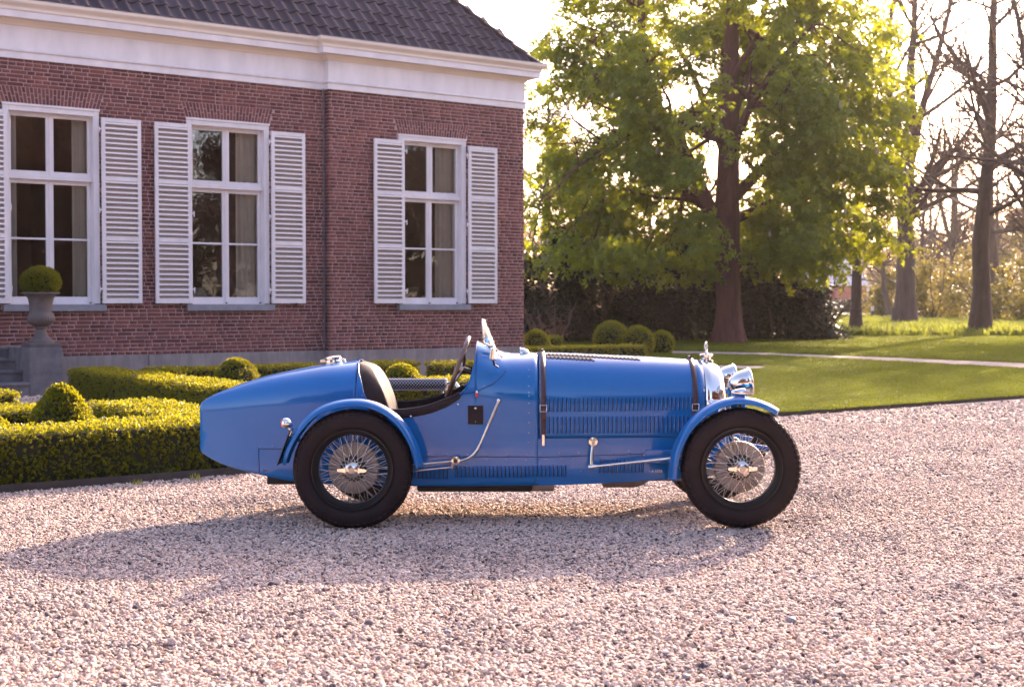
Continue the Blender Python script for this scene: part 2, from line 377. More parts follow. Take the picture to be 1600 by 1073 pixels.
def gn_scatter(name, P, Rt, S, I, protos, parent=None):
    """one stuff object whose points carry instances of the prototype meshes"""
    me = bpy.data.meshes.new(name); me.vertices.add(len(P)); me.vertices.foreach_set('co', P.astype(np.float32).ravel())
    a = me.attributes.new('rot', 'FLOAT_VECTOR', 'POINT'); a.data.foreach_set('vector', Rt.astype(np.float32).ravel())
    a = me.attributes.new('scl', 'FLOAT_VECTOR', 'POINT'); a.data.foreach_set('vector', S.astype(np.float32).ravel())
    a = me.attributes.new('pick', 'INT', 'POINT'); a.data.foreach_set('value', I.astype(np.int32))
    o = bpy.data.objects.new(name, me); link(o, parent)
    pc = bpy.data.collections.new(name + '_pieces')
    for i, pm in enumerate(protos):
        po = bpy.data.objects.new('%s_piece_%02d' % (name, i), pm); pc.objects.link(po)
    g = bpy.data.node_groups.new(name + '_nodes', 'GeometryNodeTree')
    g.interface.new_socket('Geometry', in_out='INPUT', socket_type='NodeSocketGeometry'); g.interface.new_socket('Geometry', in_out='OUTPUT', socket_type='NodeSocketGeometry')
    gi = g.nodes.new('NodeGroupInput'); go = g.nodes.new('NodeGroupOutput'); ip = g.nodes.new('GeometryNodeInstanceOnPoints')
    ci = g.nodes.new('GeometryNodeCollectionInfo'); ci.inputs[0].default_value = pc; ci.inputs[1].default_value = True; ci.inputs[2].default_value = True
    ip.inputs['Pick Instance'].default_value = True
    def attr(nm, ty):
        n = g.nodes.new('GeometryNodeInputNamedAttribute'); n.data_type = ty; n.inputs[0].default_value = nm; return n.outputs[0]
    e2r = g.nodes.new('FunctionNodeEulerToRotation')
    L = g.links.new
    L(gi.outputs[0], ip.inputs['Points']); L(ci.outputs[0], ip.inputs['Instance']); L(attr('pick', 'INT'), ip.inputs['Instance Index'])
    L(attr('rot', 'FLOAT_VECTOR'), e2r.inputs[0]); L(e2r.outputs[0], ip.inputs['Rotation']); L(attr('scl', 'FLOAT_VECTOR'), ip.inputs['Scale'])
    L(ip.outputs[0], go.inputs[0])
    md = o.modifiers.new('scatter', 'NODES'); md.node_group = g
    o['kind'] = 'stuff'; return o

# ------------------------------------------------------------------ house frame
C0 = np.array([0.1404, 27.8467, 0.0]); HANG = R(35.842)
HD = np.array([math.cos(HANG), math.sin(HANG), 0]); HY = np.array([-math.sin(HANG), math.cos(HANG), 0])
def hw(x, y, z=0.0):            # house-local to world
    p = C0 + HD * x + HY * y; return np.array([p[0], p[1], z])
def sheet(name, poly, z, mat, thick=0.0, kind='structure', label=None):
    mb = MB(); n = len(poly); mb.add([(p[0], p[1], z) for p in poly], [tuple(range(n))])
    if thick:
        mb.add([(p[0], p[1], z) for p in poly] + [(p[0], p[1], z - thick) for p in poly], [(i, (i+1) % n, n + (i+1) % n, n + i) for i in range(n)])
    o = mb.obj(name, mat, fixn=True); tag(o, label, None, None, kind); return o

# ================================================================== GROUND
sheet('ground', [(-460, -105), (460, -105), (460, 630), (-460, 630)], -0.034, M['meadow'])
sheet('gravel_drive', [(-34, -30), (34, -30), (34, 24), (9, 40), (-34, 40)], -0.020, M['gravel'])
LAWN_Z = 0.035
lawn_front = [hw(-4.6, -10.1)[:2], hw(-4.2, -10.55)[:2], hw(-3.7, -10.66)[:2], hw(-1.0, -10.62)[:2], hw(1.6, -10.52)[:2], hw(6, -10.3)[:2], hw(14, -10.0)[:2], hw(30, -9.5)[:2]]
lawn_poly = lawn_front + [(75, 30), (75, 54), (14, 56), (-2, 50), (1.2, 34), (0.6, 27), (0.2, 20)]
sheet('lawn', lawn_poly, LAWN_Z, M['lawn'], 0.10)
low = [(1030, 553), (1060, 553.5), (1200, 556), (1400, 565), (1600, 576), (1760, 588)]
upp = [(1760, 578), (1600, 567.5), (1400, 559), (1200, 551.5), (1060, 548.5), (1030, 548)]
sheet('path', [ground(*p, LAWN_Z)[:2] for p in low + upp], LAWN_Z + 0.004, M['path'])
sheet('path', [ground(*p, LAWN_Z)[:2] for p in [(1040, 571), (1135, 571.2), (1180, 571.8), (1197, 572.8), (1185, 574.8), (1135, 577), (1040, 581)]], LAWN_Z + 0.004, M['path'])
# edging strips: thin upright boards along the drive
def edging(pts, label, h=0.036, t=0.015, z0=0.0):
    mb = MB(); rows = []
    p0 = [np.array(p) for p in pts]; pts = []
    for a_, b_ in zip(p0[:-1], p0[1:]):
        m_ = max(2, int(np.linalg.norm(b_ - a_) / 0.35)); pts += [a_ + (b_ - a_) * i_ / m_ + RNG.normal(0, 0.008, 2) for i_ in range(m_)]
    pts.append(p0[-1])
    for i, p in enumerate(pts):
        tdir = pts[min(i+1, len(pts)-1)] - pts[max(i-1, 0)]; tdir = tdir / np.linalg.norm(tdir); nn = np.array([-tdir[1], tdir[0]])
        a, b = p - nn * t/2, p + nn * t/2
        rows.append([(a[0], a[1], z0 - 0.06), (a[0], a[1], z0 + h), (b[0], b[1], z0 + h), (b[0], b[1], z0 - 0.06)])
    mb.grid(rows, True); o = mb.obj('edging_strip', M['edging']); tag(o, label, 'edging', 'dark edging strips along the gravel'); return o
edging([np.array(p) - HY[:2] * -0.0 for p in [hw(-4.62, -10.05)[:2] - HY[:2]*0.02] + [np.array(p) - HY[:2] * 0.02 for p in lawn_front[1:]]], 'dark edging strip between the lawn and the gravel drive')
edging([hw(x, -12.1)[:2] for x in (-17.5, -15, -13.5, -12.5, -11.2)], 'dark edging strip at the foot of the low front box hedge', 0.045)
sheet('soil_bed', [hw(-18, -12.05)[:2], hw(-11.15, -12.05)[:2], hw(-11.15, -8.6)[:2], hw(-18, -8.6)[:2]], 0.006, M['soil'])
sheet('soil_bed', [hw(-9.9, -8.2)[:2], hw(-5.5, -8.2)[:2], hw(-5.5, -2.0)[:2], hw(-9.9, -2.0)[:2]], 0.006, M['soil'])

# gravel stones: uncountable, one object of instanced pebbles
def pebble_mesh(seed):
    r = np.random.default_rng(seed); bm = bmesh.new(); bmesh.ops.create_icosphere(bm, subdivisions=2 if seed < 3 else 1, radius=1.0)
    a = r.normal(size=(4, 3)); k = r.uniform(0.10, 0.28, 4); ph = r.uniform(0, 6, 4)
    for v in bm.verts:
        n = v.co.normalized(); d = 1 + sum(k[i] * math.sin(2.2 * (a[i] @ np.array(n)) + ph[i]) for i in range(4)) * 0.8
        v.co = n * d; v.co.z *= r.uniform(0.62, 0.66); v.co.x *= 1.18
    for f in bm.faces: f.smooth = True
    me = bpy.data.meshes.new('pebble'); bm.to_mesh(me); bm.free(); me.materials.append(M['pebble']); return me
def gravel():
    P = []; S = []
    def fill(y0, y1, dens, r0, r1):
        n = int((y1 - y0) * (0.80 * (y0 + y1) / 2 + 1.0) * dens)
        Y = RNG.uniform(y0, y1, n); X = RNG.uniform(-0.5, 0.5, n) * (0.80 * Y + 1.0)
        P.append(np.stack([X, Y, RNG.uniform(-0.020, -0.010, n)], 1)); S.append(RNG.gamma(3.5, 1/3.5, n) * (r1 - r0) * 0.5 + r0)
    fill(4.3, 6.2, 5000, 0.0060, 0.0120); fill(6.2, 8.2, 4800, 0.0056, 0.0114); fill(8.2, 11.0, 3400, 0.0060, 0.0116); fill(11.0, 16.0, 1300, 0.008, 0.014); fill(16, 22, 350, 0.012, 0.02)
    P = np.concatenate(P); S = np.concatenate(S)
    # keep off the lawn and the planted beds
    rel = P - C0; lx = rel @ HD; ly = rel @ HY
    keep = ~((lx > -4.75) & (ly > -10.75)) & ~((lx < -11.1) & (ly > -12.12))
    P, S = P[keep], S[keep]; n = len(P)
    # a patchy scatter of larger dark stones
    Rt = np.stack([RNG.normal(0, 0.5, n), RNG.normal(0, 0.5, n), RNG.uniform(0, 6.28, n)], 1)
    sc = S[:, None] * np.stack([RNG.uniform(0.85, 1.35, n), RNG.uniform(0.8, 1.15, n), RNG.uniform(0.7, 1.1, n)], 1)
    near = P[:, 1] < 7.2
    I = np.where(near, RNG.integers(0, 3, n), RNG.integers(3, 7, n))
    o = gn_scatter('gravel_stones', P, Rt, sc, I, [pebble_mesh(i) for i in range(7)])
    tag(o, 'loose pinkish grey gravel stones covering the drive', 'gravel'); return o
gravel()
# a few single stones that stand out, and curled dry leaves
def stone(px, py, r, label):
    g = ground(px, py); me = pebble_mesh(1).copy(); me.materials.clear(); me.materials.append(M['bluestone'])
    o = inst('dark_stone', me, None, (g[0], g[1], r * 0.45 - 0.012), (0.2, 0.1, px), (r, r, r)); tag(o, label, 'stone', 'dark stones lying in the gravel')
stone(1236, 967, 0.020, 'largest dark stone in the gravel at lower right')
stone(1072, 1054, 0.014, 'dark stone in the gravel near the bottom edge')
stone(700, 985, 0.014, 'dark stone in the sunlit gravel below the car')
def curled_leaf(px, py, s, label, rz):
    g = ground(px, py); mb = MB(); rows = []
    for i in range(7):
        a = i / 6 * 2.4; rows.append([(s * math.sin(a) * 0.8, w * s * (0.15 + 0.35 * math.sin(PI * (i + 0.6) / 7.2)), s * (1 - math.cos(a)) * 0.8) for w in (-1, 0, 1)])
    mb.grid(rows); o = mb.obj('dry_leaf', M['deadleaf'], None, 60, loc=(g[0], g[1], -0.002)); o.rotation_euler = (0, 0, rz); tag(o, label, 'leaf', 'dry leaves on the gravel')
    sm = o.modifiers.new('thick', 'SOLIDIFY'); sm.thickness = 0.002
curled_leaf(743, 930, 0.022, 'small curled dark leaf on the sunlit gravel below the car', 2.6)
curled_leaf(1386, 640, 0.05, 'dark dry leaf lying on the gravel near the lawn edge', 0.4)

# grass blades on the lawn: uncountable
def clump(seed, n, h, w, spread, mat):
    r = np.random.default_rng(seed); V = []; F = []
    for i in range(n):
        a = r.uniform(0, 6.28); d = r.uniform(0, spread); b = np.array([d * math.cos(a), d * math.sin(a), 0]); c = r.uniform(0, 6.28)
        s = np.array([math.cos(c), math.sin(c), 0]) * w * 0.5; l = np.array([math.cos(c + 1.6), math.sin(c + 1.6), 0]) * r.uniform(0.1, 0.7) * h; hh = h * r.uniform(0.6, 1.1)
        k = len(V); V += [b - s, b + s, b + s * 0.7 + l * 0.35 + [0, 0, hh * 0.6], b - s * 0.7 + l * 0.35 + [0, 0, hh * 0.6], b + l + [0, 0, hh]]
        F += [(k, k+1, k+2, k+3), (k+3, k+2, k+4, k+4)]
    me = bpy.data.meshes.new('clump'); me.from_pydata([tuple(v) for v in V], [], [f if f[2] != f[3] else f[:3] for f in F]); me.materials.append(mat); me.update(); return me
def lawn_grass():
    n = 120000
    Y = RNG.uniform(16.2, 56, n) ** 1.0; X = RNG.uniform(0.04, 0.46, n) * Y
    rel = np.stack([X, Y, 0*X], 1) - C0; ly = rel @ HY; lx = rel @ HD
    keep = (ly > -10.5 + 0.02 * lx) & (RNG.uniform(0, 1, n) < np.clip(24.0 / Y, 0.25, 1))
    # keep off the path
    pp = np.stack([X, Y, 0*X + LAWN_Z], 1); c, s = math.cos(PITCH), math.sin(PITCH); z = LAWN_Z - CAM_H
    dep = Y * c - z * s; u = 800 + F_PX * X / dep; v = 536.5 - F_PX * (Y * s + z * c) / dep
    lo = np.interp(u, [p[0] for p in low], [p[1] for p in low]); up_ = np.interp(u, [p[0] for p in upp[::-1]], [p[1] for p in upp[::-1]])
    keep &= ~((v < lo + 0.4) & (v > up_ - 0.2)) & ~((u < 1199) & (v > 570.8) & (v < 577.8))
    P = pp[keep]; lf = [np.array(p) for p in lawn_front]; ed = []
    for a_, b_ in zip(lf[:-1], lf[1:]):
        m_ = int(np.linalg.norm(b_ - a_) * 70); t_ = RNG.uniform(0, 1, m_)[:, None]; ed.append(np.hstack([a_ + (b_ - a_) * t_ + HY[:2] * RNG.normal(0.01, 0.035, m_)[:, None], np.zeros((m_, 1))]))
    P = np.vstack([P] + ed); P[:, 2] = LAWN_Z; n = len(P); k = np.clip(P[:, 1] / 20, 1, 2)
    Rt = np.stack([0*k, 0*k, RNG.uniform(0, 6.28, n)], 1); s = (RNG.uniform(0.7, 1.25, n) * k)[:, None] * np.array([[1, 1, 0.75]])
    o = gn_scatter('lawn_grass', P, Rt, s, RNG.integers(0, 4, n), [clump(i, 16, 0.045, 0.006, 0.09, M['grass']) for i in range(4)])
    tag(o, 'short mown grass of the lawn', 'grass')
lawn_grass()
def undergrowth():
    n = 5200; Y = RNG.uniform(56, 108, n); X = RNG.uniform(0.22, 0.43, n) * Y
    den = np.sin(X * 0.9 + 1) * np.sin(Y * 0.35) + 0.5; keep = RNG.uniform(-0.5, 1.6, n) < den + 0.5
    X, Y = X[keep], Y[keep]; n = len(X)
    o = gn_scatter('undergrowth', np.stack([X, Y, 0*X], 1), np.stack([0*X, 0*X, RNG.uniform(0, 6.28, n)], 1), RNG.uniform(0.5, 1.3, n)[:, None] * np.ones((1, 3)), RNG.integers(0, 3, n), [clump(20 + i, 26, 0.42, 0.09, 0.4, M['weed']) for i in range(3)])
    tag(o, 'leafy green undergrowth at the foot of the park trees', 'undergrowth')
undergrowth()

# ================================================================== HOUSE
house = empty('brick_house', (C0[0], C0[1], 0), HANG)
tag(house, 'brown brick country house with white shuttered windows and dark tiled roof', 'house')
STEP = -4.44; PR = -0.17           # wall left of STEP at y=0, right of it at y=PR
Z_PL = 0.52; Z_TOP = 5.33; XL = -15.5
WINS = [dict(x0=-10.215, x1=-8.655, y=0.0, n='L'), dict(x0=-7.125, x1=-5.565, y=0.0, n='M'), dict(x0=-2.955, x1=-1.42, y=PR, n='R')]
WZ0, WZ1 = 1.30, 4.60; ARCH_T = 4.875
# wall core with the window openings left out
wall = None
mb = MB()
def wall_rects(xa, xb, y, wins):
    xs = xa
    for w in wins:
        mb.box(xs, w['x0'], y, y + 0.30, 0.0, 6.0); mb.box(w['x0'], w['x1'], y, y + 0.30, 0.0, WZ0); mb.box(w['x0'], w['x1'], y, y + 0.30, WZ1, 6.0); xs = w['x1']
    mb.box(xs, xb, y, y + 0.30, 0.0, 6.0)
wall_rects(XL, STEP, 0.004, WINS[:2]); wall_rects(STEP + 0.008, -0.004, PR + 0.004, WINS[2:])
mb.box(-0.30, -0.004, 0.3, 9.6, 0, 6.0); mb.box(XL, -0.3, 9.3, 9.6, 0, 6.0); mb.box(XL, XL + 0.3, 0.31, 9.3, 0, 6.0)
wall = mb.obj('wall', M['mortar'], house, fixn=False)

# bricks
CO = 0.0650; JT = 0.0132
def subtract(iv, holes):
    out = [iv]
    for a, b in holes:
        nx = []
        for p, q in out:
            if b <= p or a >= q: nx.append((p, q)); continue
            if a > p: nx.append((p, a))
            if b < q: nx.append((b, q))
        out = nx
    return [(p, q) for p, q in out if q - p > 0.035]
bricks = []       # (x0,x1,y,z0,z1)
def lay(xa, xb, y, wins):
    row = 0; z = Z_PL + 0.004
    while z + CO <= Z_TOP + 0.03:
        zc = z + CO / 2; holes = []
        for w in wins:
            if 1.285 < zc < WZ1 + 0.01: holes.append((w['x0'] - 0.005, w['x1'] + 0.005))
            elif WZ1 <= zc < ARCH_T:
                e = 0.005 + 0.085 * (zc - WZ1) / (ARCH_T - WZ1); holes.append((w['x0'] - e, w['x1'] + e))
        x = xa - random.random() * 0.13
        if row % 2: x -= 0.065
        k = 0
        while x < xb:
            if row % 2 == 0: L = 0.131 if random.random() < 0.9 else 0.262
            else: L = 0.262 if (k % 3 != 2) else 0.131
            L *= random.uniform(0.97, 1.03); k += 1
            a, b = max(x, xa), min(x + L - JT, xb)
            if b - a > 0.03:
                for p, q in subtract((a, b), holes): bricks.append((p, q, y, z, z + CO - JT))
            x += L
        z += CO; row += 1
lay(XL, STEP - 0.004, 0.0, WINS[:2]); lay(STEP, 0.0, PR, WINS[2:])
def brick_verts(x0, x1, y, z0, z1):
    p = random.uniform(-0.003, 0.002); j = lambda: random.uniform(-0.0022, 0.0022)
    f = [(x0 + j(), y + p, z0 + j()), (x1 + j(), y + p, z0 + j()), (x1 + j(), y + p, z1 + j()), (x0 + j(), y + p, z1 + j())]
    b = [(a[0], y + 0.03, a[2]) for a in f]
    return f + b
BF = np.array([(0,1,2,3), (1,5,6,2), (5,4,7,6), (4,0,3,7), (3,2,6,7), (4,5,1,0)])
def brick_score(b):
    u, v, d = proj(hw((b[0]+b[1])/2, b[2], (b[3]+b[4])/2))
    if not (12 < u < 1590 and 90 < v < 545): return 0
    for w in WINS:       # behind a shutter
        if w['x0'] - 0.75 < b[0] < w['x1'] + 0.75 and 1.35 < b[3] < 4.45: return 0
    if u < 100 and v > 415: return 0
    return (b[1] - b[0]) / d
order = sorted(range(len(bricks)), key=lambda i: -brick_score(bricks[i])); single = set(order[:210])
shared = {}
V = []; rn = []
for i, b in enumerate(bricks):
    vs = brick_verts(*b)
    if i in single:
        L = b[1] - b[0]; key = round(L, 2); 
        if key not in shared:
            q = MB(); q.add([(v[0], v[1], v[2]) for v in brick_verts(-key/2, key/2, 0, -(CO-JT)/2, (CO-JT)/2)], [tuple(f) for f in BF]); shared[key] = q.mesh('brick', M['brick'])
        inst('brick', shared[key], wall, ((b[0]+b[1])/2, b[2] + random.uniform(-0.003, 0.001), (b[3]+b[4])/2), (0, 0, random.uniform(-0.008, 0.008)))
    else: V.append(vs); rn.append(random.random())
V = np.array(V); F = (BF[None] + (np.arange(len(V)) * 8)[:, None, None]).reshape(-1, 4)
o = link(bpy.data.objects.new('brickwork', np_mesh('brickwork', V.reshape(-1, 3), F, M['brick'], np.repeat(rn, 8))), wall); o['kind'] = 'stuff'
# bricks of the narrow return where the wall steps forward
V = []; rn = []; z = Z_PL + 0.004; row = 0
while z + CO <= Z_TOP + 0.03:
    parts_ = [(PR + 0.001, PR + 0.10), (PR + 0.113, -0.004)] if row % 2 else [(PR + 0.001, -0.004)]
    for a, b in parts_:
        V.append([(STEP - 0.002, b, z), (STEP - 0.002, a, z), (STEP - 0.002, a, z + CO - JT), (STEP - 0.002, b, z + CO - JT), (STEP + 0.03, b, z), (STEP + 0.03, a, z), (STEP + 0.03, a, z + CO - JT), (STEP + 0.03, b, z + CO - JT)]); rn.append(random.random())
    z += CO; row += 1
V = np.array(V); F = (BF[None] + (np.arange(len(V)) * 8)[:, None, None]).reshape(-1, 4)
o = link(bpy.data.objects.new('corner_brickwork', np_mesh('corner_brickwork', V.reshape(-1, 3), F, M['brick'], np.repeat(rn, 8))), wall); o['kind'] = 'stuff'
# flat arches of upright bricks
for w in WINS:
    n = 27; cx = (w['x0'] + w['x1']) / 2; hwid = (w['x1'] - w['x0']) / 2
    for i in range(n):
        a0 = -1 + 2 * i / n; a1 = -1 + 2 * (i + 1) / n; g = 0.0078
        zm = WZ1 + 0.012 + (0.10 if i % 2 else 0.165)
        for za, zb in ((WZ1 + 0.012, zm - 0.006), (zm + 0.006, ARCH_T - 0.006)):
            def X(a, z, s): return cx + a * (hwid + 0.085 * (z - WZ1) / (ARCH_T - WZ1)) + s * g
            q = MB(); fr = [(X(a0, za, 1), w['y'] - 0.001, za), (X(a1, za, -1), w['y'] - 0.001, za), (X(a1, zb, -1), w['y'] - 0.001, zb), (X(a0, zb, 1), w['y'] - 0.001, zb)]
            q.add(fr + [(p[0], p[1] + 0.03, p[2]) for p in fr], [tuple(f) for f in BF]); q.obj('arch_brick', M['brick'], wall, fixn=False)
# plinth
mb = MB().box(XL, STEP - 0.03, -0.045, 0.2, -0.06, Z_PL)
pl = mb.obj('plinth', M['plinth'], house, bevel=0.008)
MB().box(STEP - 0.03, 0.03, PR - 0.045, 0.2, -0.06, Z_PL - 0.002).obj('plinth', M['plinth'], house, bevel=0.008)
MB().box(-7.849, -7.837, -0.048, 0.0, 0, Z_PL - 0.004).obj('plinth_joint', M['dark'], pl)
# thin conductor pipe in the corner of the step
pipe = MB().tube([(STEP - 0.03, -0.03, 0.1), (STEP - 0.03, -0.03, Z_TOP)], 0.016, 8).obj('downpipe', M['lead'], house, 40)
for z in (1.3, 2.6, 3.9, 5.0): MB().box(STEP - 0.052, STEP - 0.008, -0.052, -0.0, z, z + 0.025).obj('pipe_bracket', M['lead'], pipe)

# cornice swept round the wall line
def sweep(path, prof):
    """path of local xy points, prof of (outward, z)"""
    rows = []
    n = len(path); nr = []
    for i in range(n - 1):
        dx, dy = path[i+1][0] - path[i][0], path[i+1][1] - path[i][1]; L = math.hypot(dx, dy); nr.append((dy / L, -dx / L))
    for o_, z in prof:
        row = []
        for i in range(n):
            a = nr[max(i - 1, 0)]; b = nr[min(i, n - 2)]
            k = 1 + a[0]*b[0] + a[1]*b[1]; m = ((a[0] + b[0]) / k, (a[1] + b[1]) / k)
            row.append((path[i][0] + m[0] * o_, path[i][1] + m[1] * o_, z))
        rows.append(row)
    return MB().grid(rows)
PATH = [(XL, 0.0), (STEP, 0.0), (STEP, PR), (0.0, PR), (0.0, 9.6)]
cor = sweep(PATH, [(0.0, 5.31), (0.030, 5.312), (0.030, 5.415), (0.036, 5.42), (0.058, 5.432), (0.060, 5.448), (0.040, 5.462), (0.018, 5.470), (0.016, 5.475)]).obj('cornice', M['white'], house, 30)
sweep(PATH, [(0.016, 5.475), (0.016, 5.84), (0.0, 5.84)]).obj('frieze', M['white'], cor, 30)
sweep(PATH, [(0.012, 5.838), (0.040, 5.842), (0.045, 5.858), (0.055, 5.875), (0.085, 5.905), (0.095, 5.925)]).obj('moulding', M['cream'], cor, 30)
sweep(PATH, [(0.08, 5.925), (0.222, 5.932)]).obj('soffit', M['cream'], cor, 30)
sweep(PATH, [(0.222, 5.928), (0.240, 5.928), (0.240, 6.035), (0.20, 6.036)]).obj('fascia', M['white'], cor, 30)
gp = [(0.20, 6.034), (0.256, 6.038), (0.258, 6.050)] + [(0.262 + 0.075 * (t - 0.22 * math.sin(2 * PI * t)), 6.052 + 0.135 * t) for t in np.linspace(0, 1, 9)] + [(0.342, 6.190), (0.342, 6.203)]
sweep(PATH, gp).obj('gutter', M['cream'], cor, 30)
sweep(PATH, [(0.339, 6.2035), (0.348, 6.2045), (0.348, 6.218), (0.30, 6.219), (0.10, 6.16), (-0.3, 6.16)]).obj('gutter_lining', M['lead'], cor, 30)

# roof: pantiles on a hipped slope
PT = R(47.5); EY = -0.30; EZ = 6.17; TW = 0.236; TL = 0.335
roof = MB()
RH = 5.2
def rp(x, r, up=0.0):      # horizontal run r up the slope
    return (x, EY + r - up * math.sin(PT), EZ + r * math.tan(PT) + up * math.cos(PT))
roof.add([rp(XL, 0), rp(0.28, 0), rp(0.28 - RH, RH), rp(XL, RH)], [(0, 1, 2, 3)])
roof.add([rp(0.28, 0), (0.28, EY + 2 * RH, EZ), rp(0.28 - RH, RH)], [(0, 1, 2)])
roof.add([(0.28, EY + 2 * RH, EZ), (XL, EY + 2 * RH, EZ), rp(XL, RH), rp(0.28 - RH, RH)], [(0, 1, 2, 3)])
roof.add([rp(XL, 0), rp(XL, RH), (XL, EY + 2 * RH, EZ)], [(0, 1, 2)])
roof = roof.obj('roof', M['dark'], house, fixn=False)
def pantile_mesh():
    q = MB(); n = 9; top = []; bot = []; up_ = []
    for i in range(n + 1):
        t = i / n; x = t * (TW + 0.03) - 0.015
        if t < 0.68: h = -0.030 * math.sin(PI * t / 0.68) + 0.012
        else: h = 0.012 + 0.030 * math.sin(PI * (t - 0.68) / 0.36)
        top.append((x, 0.0, h + 0.052)); bot.append((x, 0.0, h + 0.030)); up_.append((x, TL + 0.07, h + 0.020))
    q.grid([bot, top, up_]); return q.mesh('tile', M['tile'], 50)
tm = pantile_mesh(); tv = np.array([v.co[:] for v in tm.vertices]); tf = np.array([tuple(p.vertices) for p in tm.polygons])
tiles = []
hrun = TL * math.cos(PT); vr = TL * math.sin(PT)
for r_ in range(15):
    for c in range(70):
        x = 0.28 - TW * (c + 1) ; run = r_ * hrun
        if x + TW * 0.65 > 0.28 - run - 0.10: continue
        tiles.append((x, run))
def tscore(t):
    p = rp(t[0], t[1]); u, v, d = proj(hw(*p))
    return 1 / d if (-10 < u < 830 and -20 < v < 130) else 0
order = sorted(range(len(tiles)), key=lambda i: -tscore(tiles[i])); ts = set(order[:270])
V = []; rn = []
rotm = np.array(Matrix.Rotation(PT, 3, 'X'))
for i, (x, run) in enumerate(tiles):
    p = np.array(rp(x, run)) + np.array([random.uniform(-0.003, 0.003), 0, random.uniform(-0.003, 0.004)])
    if i in ts: inst('tile', tm, roof, p, (PT + random.uniform(-0.012, 0.012), random.uniform(-0.012, 0.012), random.uniform(-0.012, 0.012)))
    else: V.append(tv @ rotm.T + p); rn.append(random.random())
V = np.array(V); F = (tf[None] + (np.arange(len(V)) * len(tv))[:, None, None]).reshape(-1, 4)
o = link(bpy.data.objects.new('roof_tiling', np_mesh('roof_tiling', V.reshape(-1, 3), F, M['tile'], np.repeat(rn, len(tv)), True)), roof); o['kind'] = 'stuff'
# hip caps
hd = Vector((-1, 1, math.tan(PT))).normalized(); q = MB()
MB().tube([Vector(rp(0.30, -0.02)) + Vector((0, 0, 0.01)), Vector(rp(0.28, 0)) + hd * 6.0 + Vector((0, 0, 0.02))], 0.075, 10).obj('hip_bedding', M['dark'], roof)
rows = []
for k, (s, rr) in enumerate([(0.0, 0.105), (0.0, 0.12), (0.40, 0.095)]):
    rows.append([(rr * math.cos(a), 0.45 * rr * math.sin(a) + 0.02 * (k == 1), s) for a in np.linspace(-0.5, PI + 0.5, 11)])
q.grid(rows); hm = q.mesh('hip_cap', M['tile'], 50)
zx = hd; xx = Vector((1, 1, 0)).normalized(); yy = zx.cross(xx)
if yy.z < 0: xx = -xx; yy = -yy
mt = Matrix((xx, yy, zx)).transposed().to_euler()
for k in range(16):
    p = Vector(rp(0.28, 0)) + hd * (0.36 * k) + yy * 0.035; inst('hip_cap', hm, roof, p, mt)

# windows
def frame_box(parent, name, mat, x0, x1, y0, y1, z0, z1, bv=0.004):
    return MB().box(x0, x1, y0, y1, z0, z1).obj(name, mat, parent, bevel=bv)
def window(w):
    x0, x1, y = w['x0'], w['x1'], w['y']; W_ = M['white']
    q = MB(); j = 0.097
    q.box(x0, x0 + j, y - 0.012, y + 0.20, 1.385, WZ1); q.box(x1 - j, x1, y - 0.012, y + 0.20, 1.385, WZ1); q.box(x0 + j, x1 - j, y - 0.012, y + 0.20, WZ1 - 0.115, WZ1)
    win = q.obj('window', W_, house, bevel=0.005)
    frame_box(win, 'sill', M['bluestone'], x0 - 0.03, x1 + 0.075, y - 0.085, y + 0.2, 1.262, 1.372, 0.006)
    frame_box(win, 'head_drip', W_, x0 - 0.012, x1 + 0.012, y - 0.03, y - 0.013, WZ1 - 0.03, WZ1 + 0.008, 0.003)
    a, b = x0 + j, x1 - j; cx = (a + b) / 2; ys = y + 0.105
    zt0, zt1 = 3.42, WZ1 - 0.115
    # upper casements and lower casements: rails, stiles
    for nm, za, zb, yy0, rail in (('upper_sash', 3.47, zt1, ys, 0.075), ('lower_sash', 1.385, 3.405, ys + 0.03, 0.085)):
        q = MB(); d = 0.05
        for (p, r_) in ((a, cx), (cx, b)):
            q.box(p + 0.001, p + 0.062, yy0, yy0 + d, za, zb); q.box(r_ - 0.062, r_ - 0.001, yy0, yy0 + d, za, zb)
            q.box(p + 0.062, r_ - 0.062, yy0, yy0 + d, za, za + (0.115 if nm == 'lower_sash' else rail)); q.box(p + 0.062, r_ - 0.062, yy0, yy0 + d, zb - 0.065, zb)
        sash = q.obj(nm, W_, win, bevel=0.004)
        q = MB().box(cx - 0.016, cx + 0.016, yy0 - 0.012, yy0 + 0.002, za + 0.02, zb - 0.02); q.obj('cover_bead', W_, win, bevel=0.003)
        if nm == 'lower_sash':
            for (p, r_) in ((a, cx), (cx, b)): MB().box(p + 0.06, r_ - 0.06, yy0 + 0.008, yy0 + d - 0.008, 2.43, 2.462).obj('glazing_bar', W_, win, bevel=0.003)
        bars = [(za + 0.05, zb - 0.04)] if nm == 'upper_sash' else [(za + 0.09, 2.445), (2.447, zb - 0.04)]
        for (p, r_) in ((a, cx), (cx, b)):
            for z0, z1 in bars: MB().box(p + 0.05, r_ - 0.05, yy0 + 0.023, yy0 + 0.027, z0, z1).obj('pane', M['wglass'], win)
    frame_box(win, 'transom', W_, a, b, y + 0.06, y + 0.18, 3.405, 3.47, 0.004)
    frame_box(win, 'bottom_rail', W_, a, b, y + 0.0, y + 0.2, 1.374, 1.386, 0.002)
    for x_, zz in ((cx, 1.40), (b - 0.03, 1.40)): MB().box(x_ - 0.008, x_ + 0.008, ys - 0.01, ys + 0.03, zz - 0.014, zz + 0.012).obj('catch', M['black'], win)
    return win
wins = [window(w) for w in WINS]
for k, t in enumerate(('window behind the stone urn', 'middle window beside the wall step', 'window nearest the house corner')): wins[k]['label'] = t
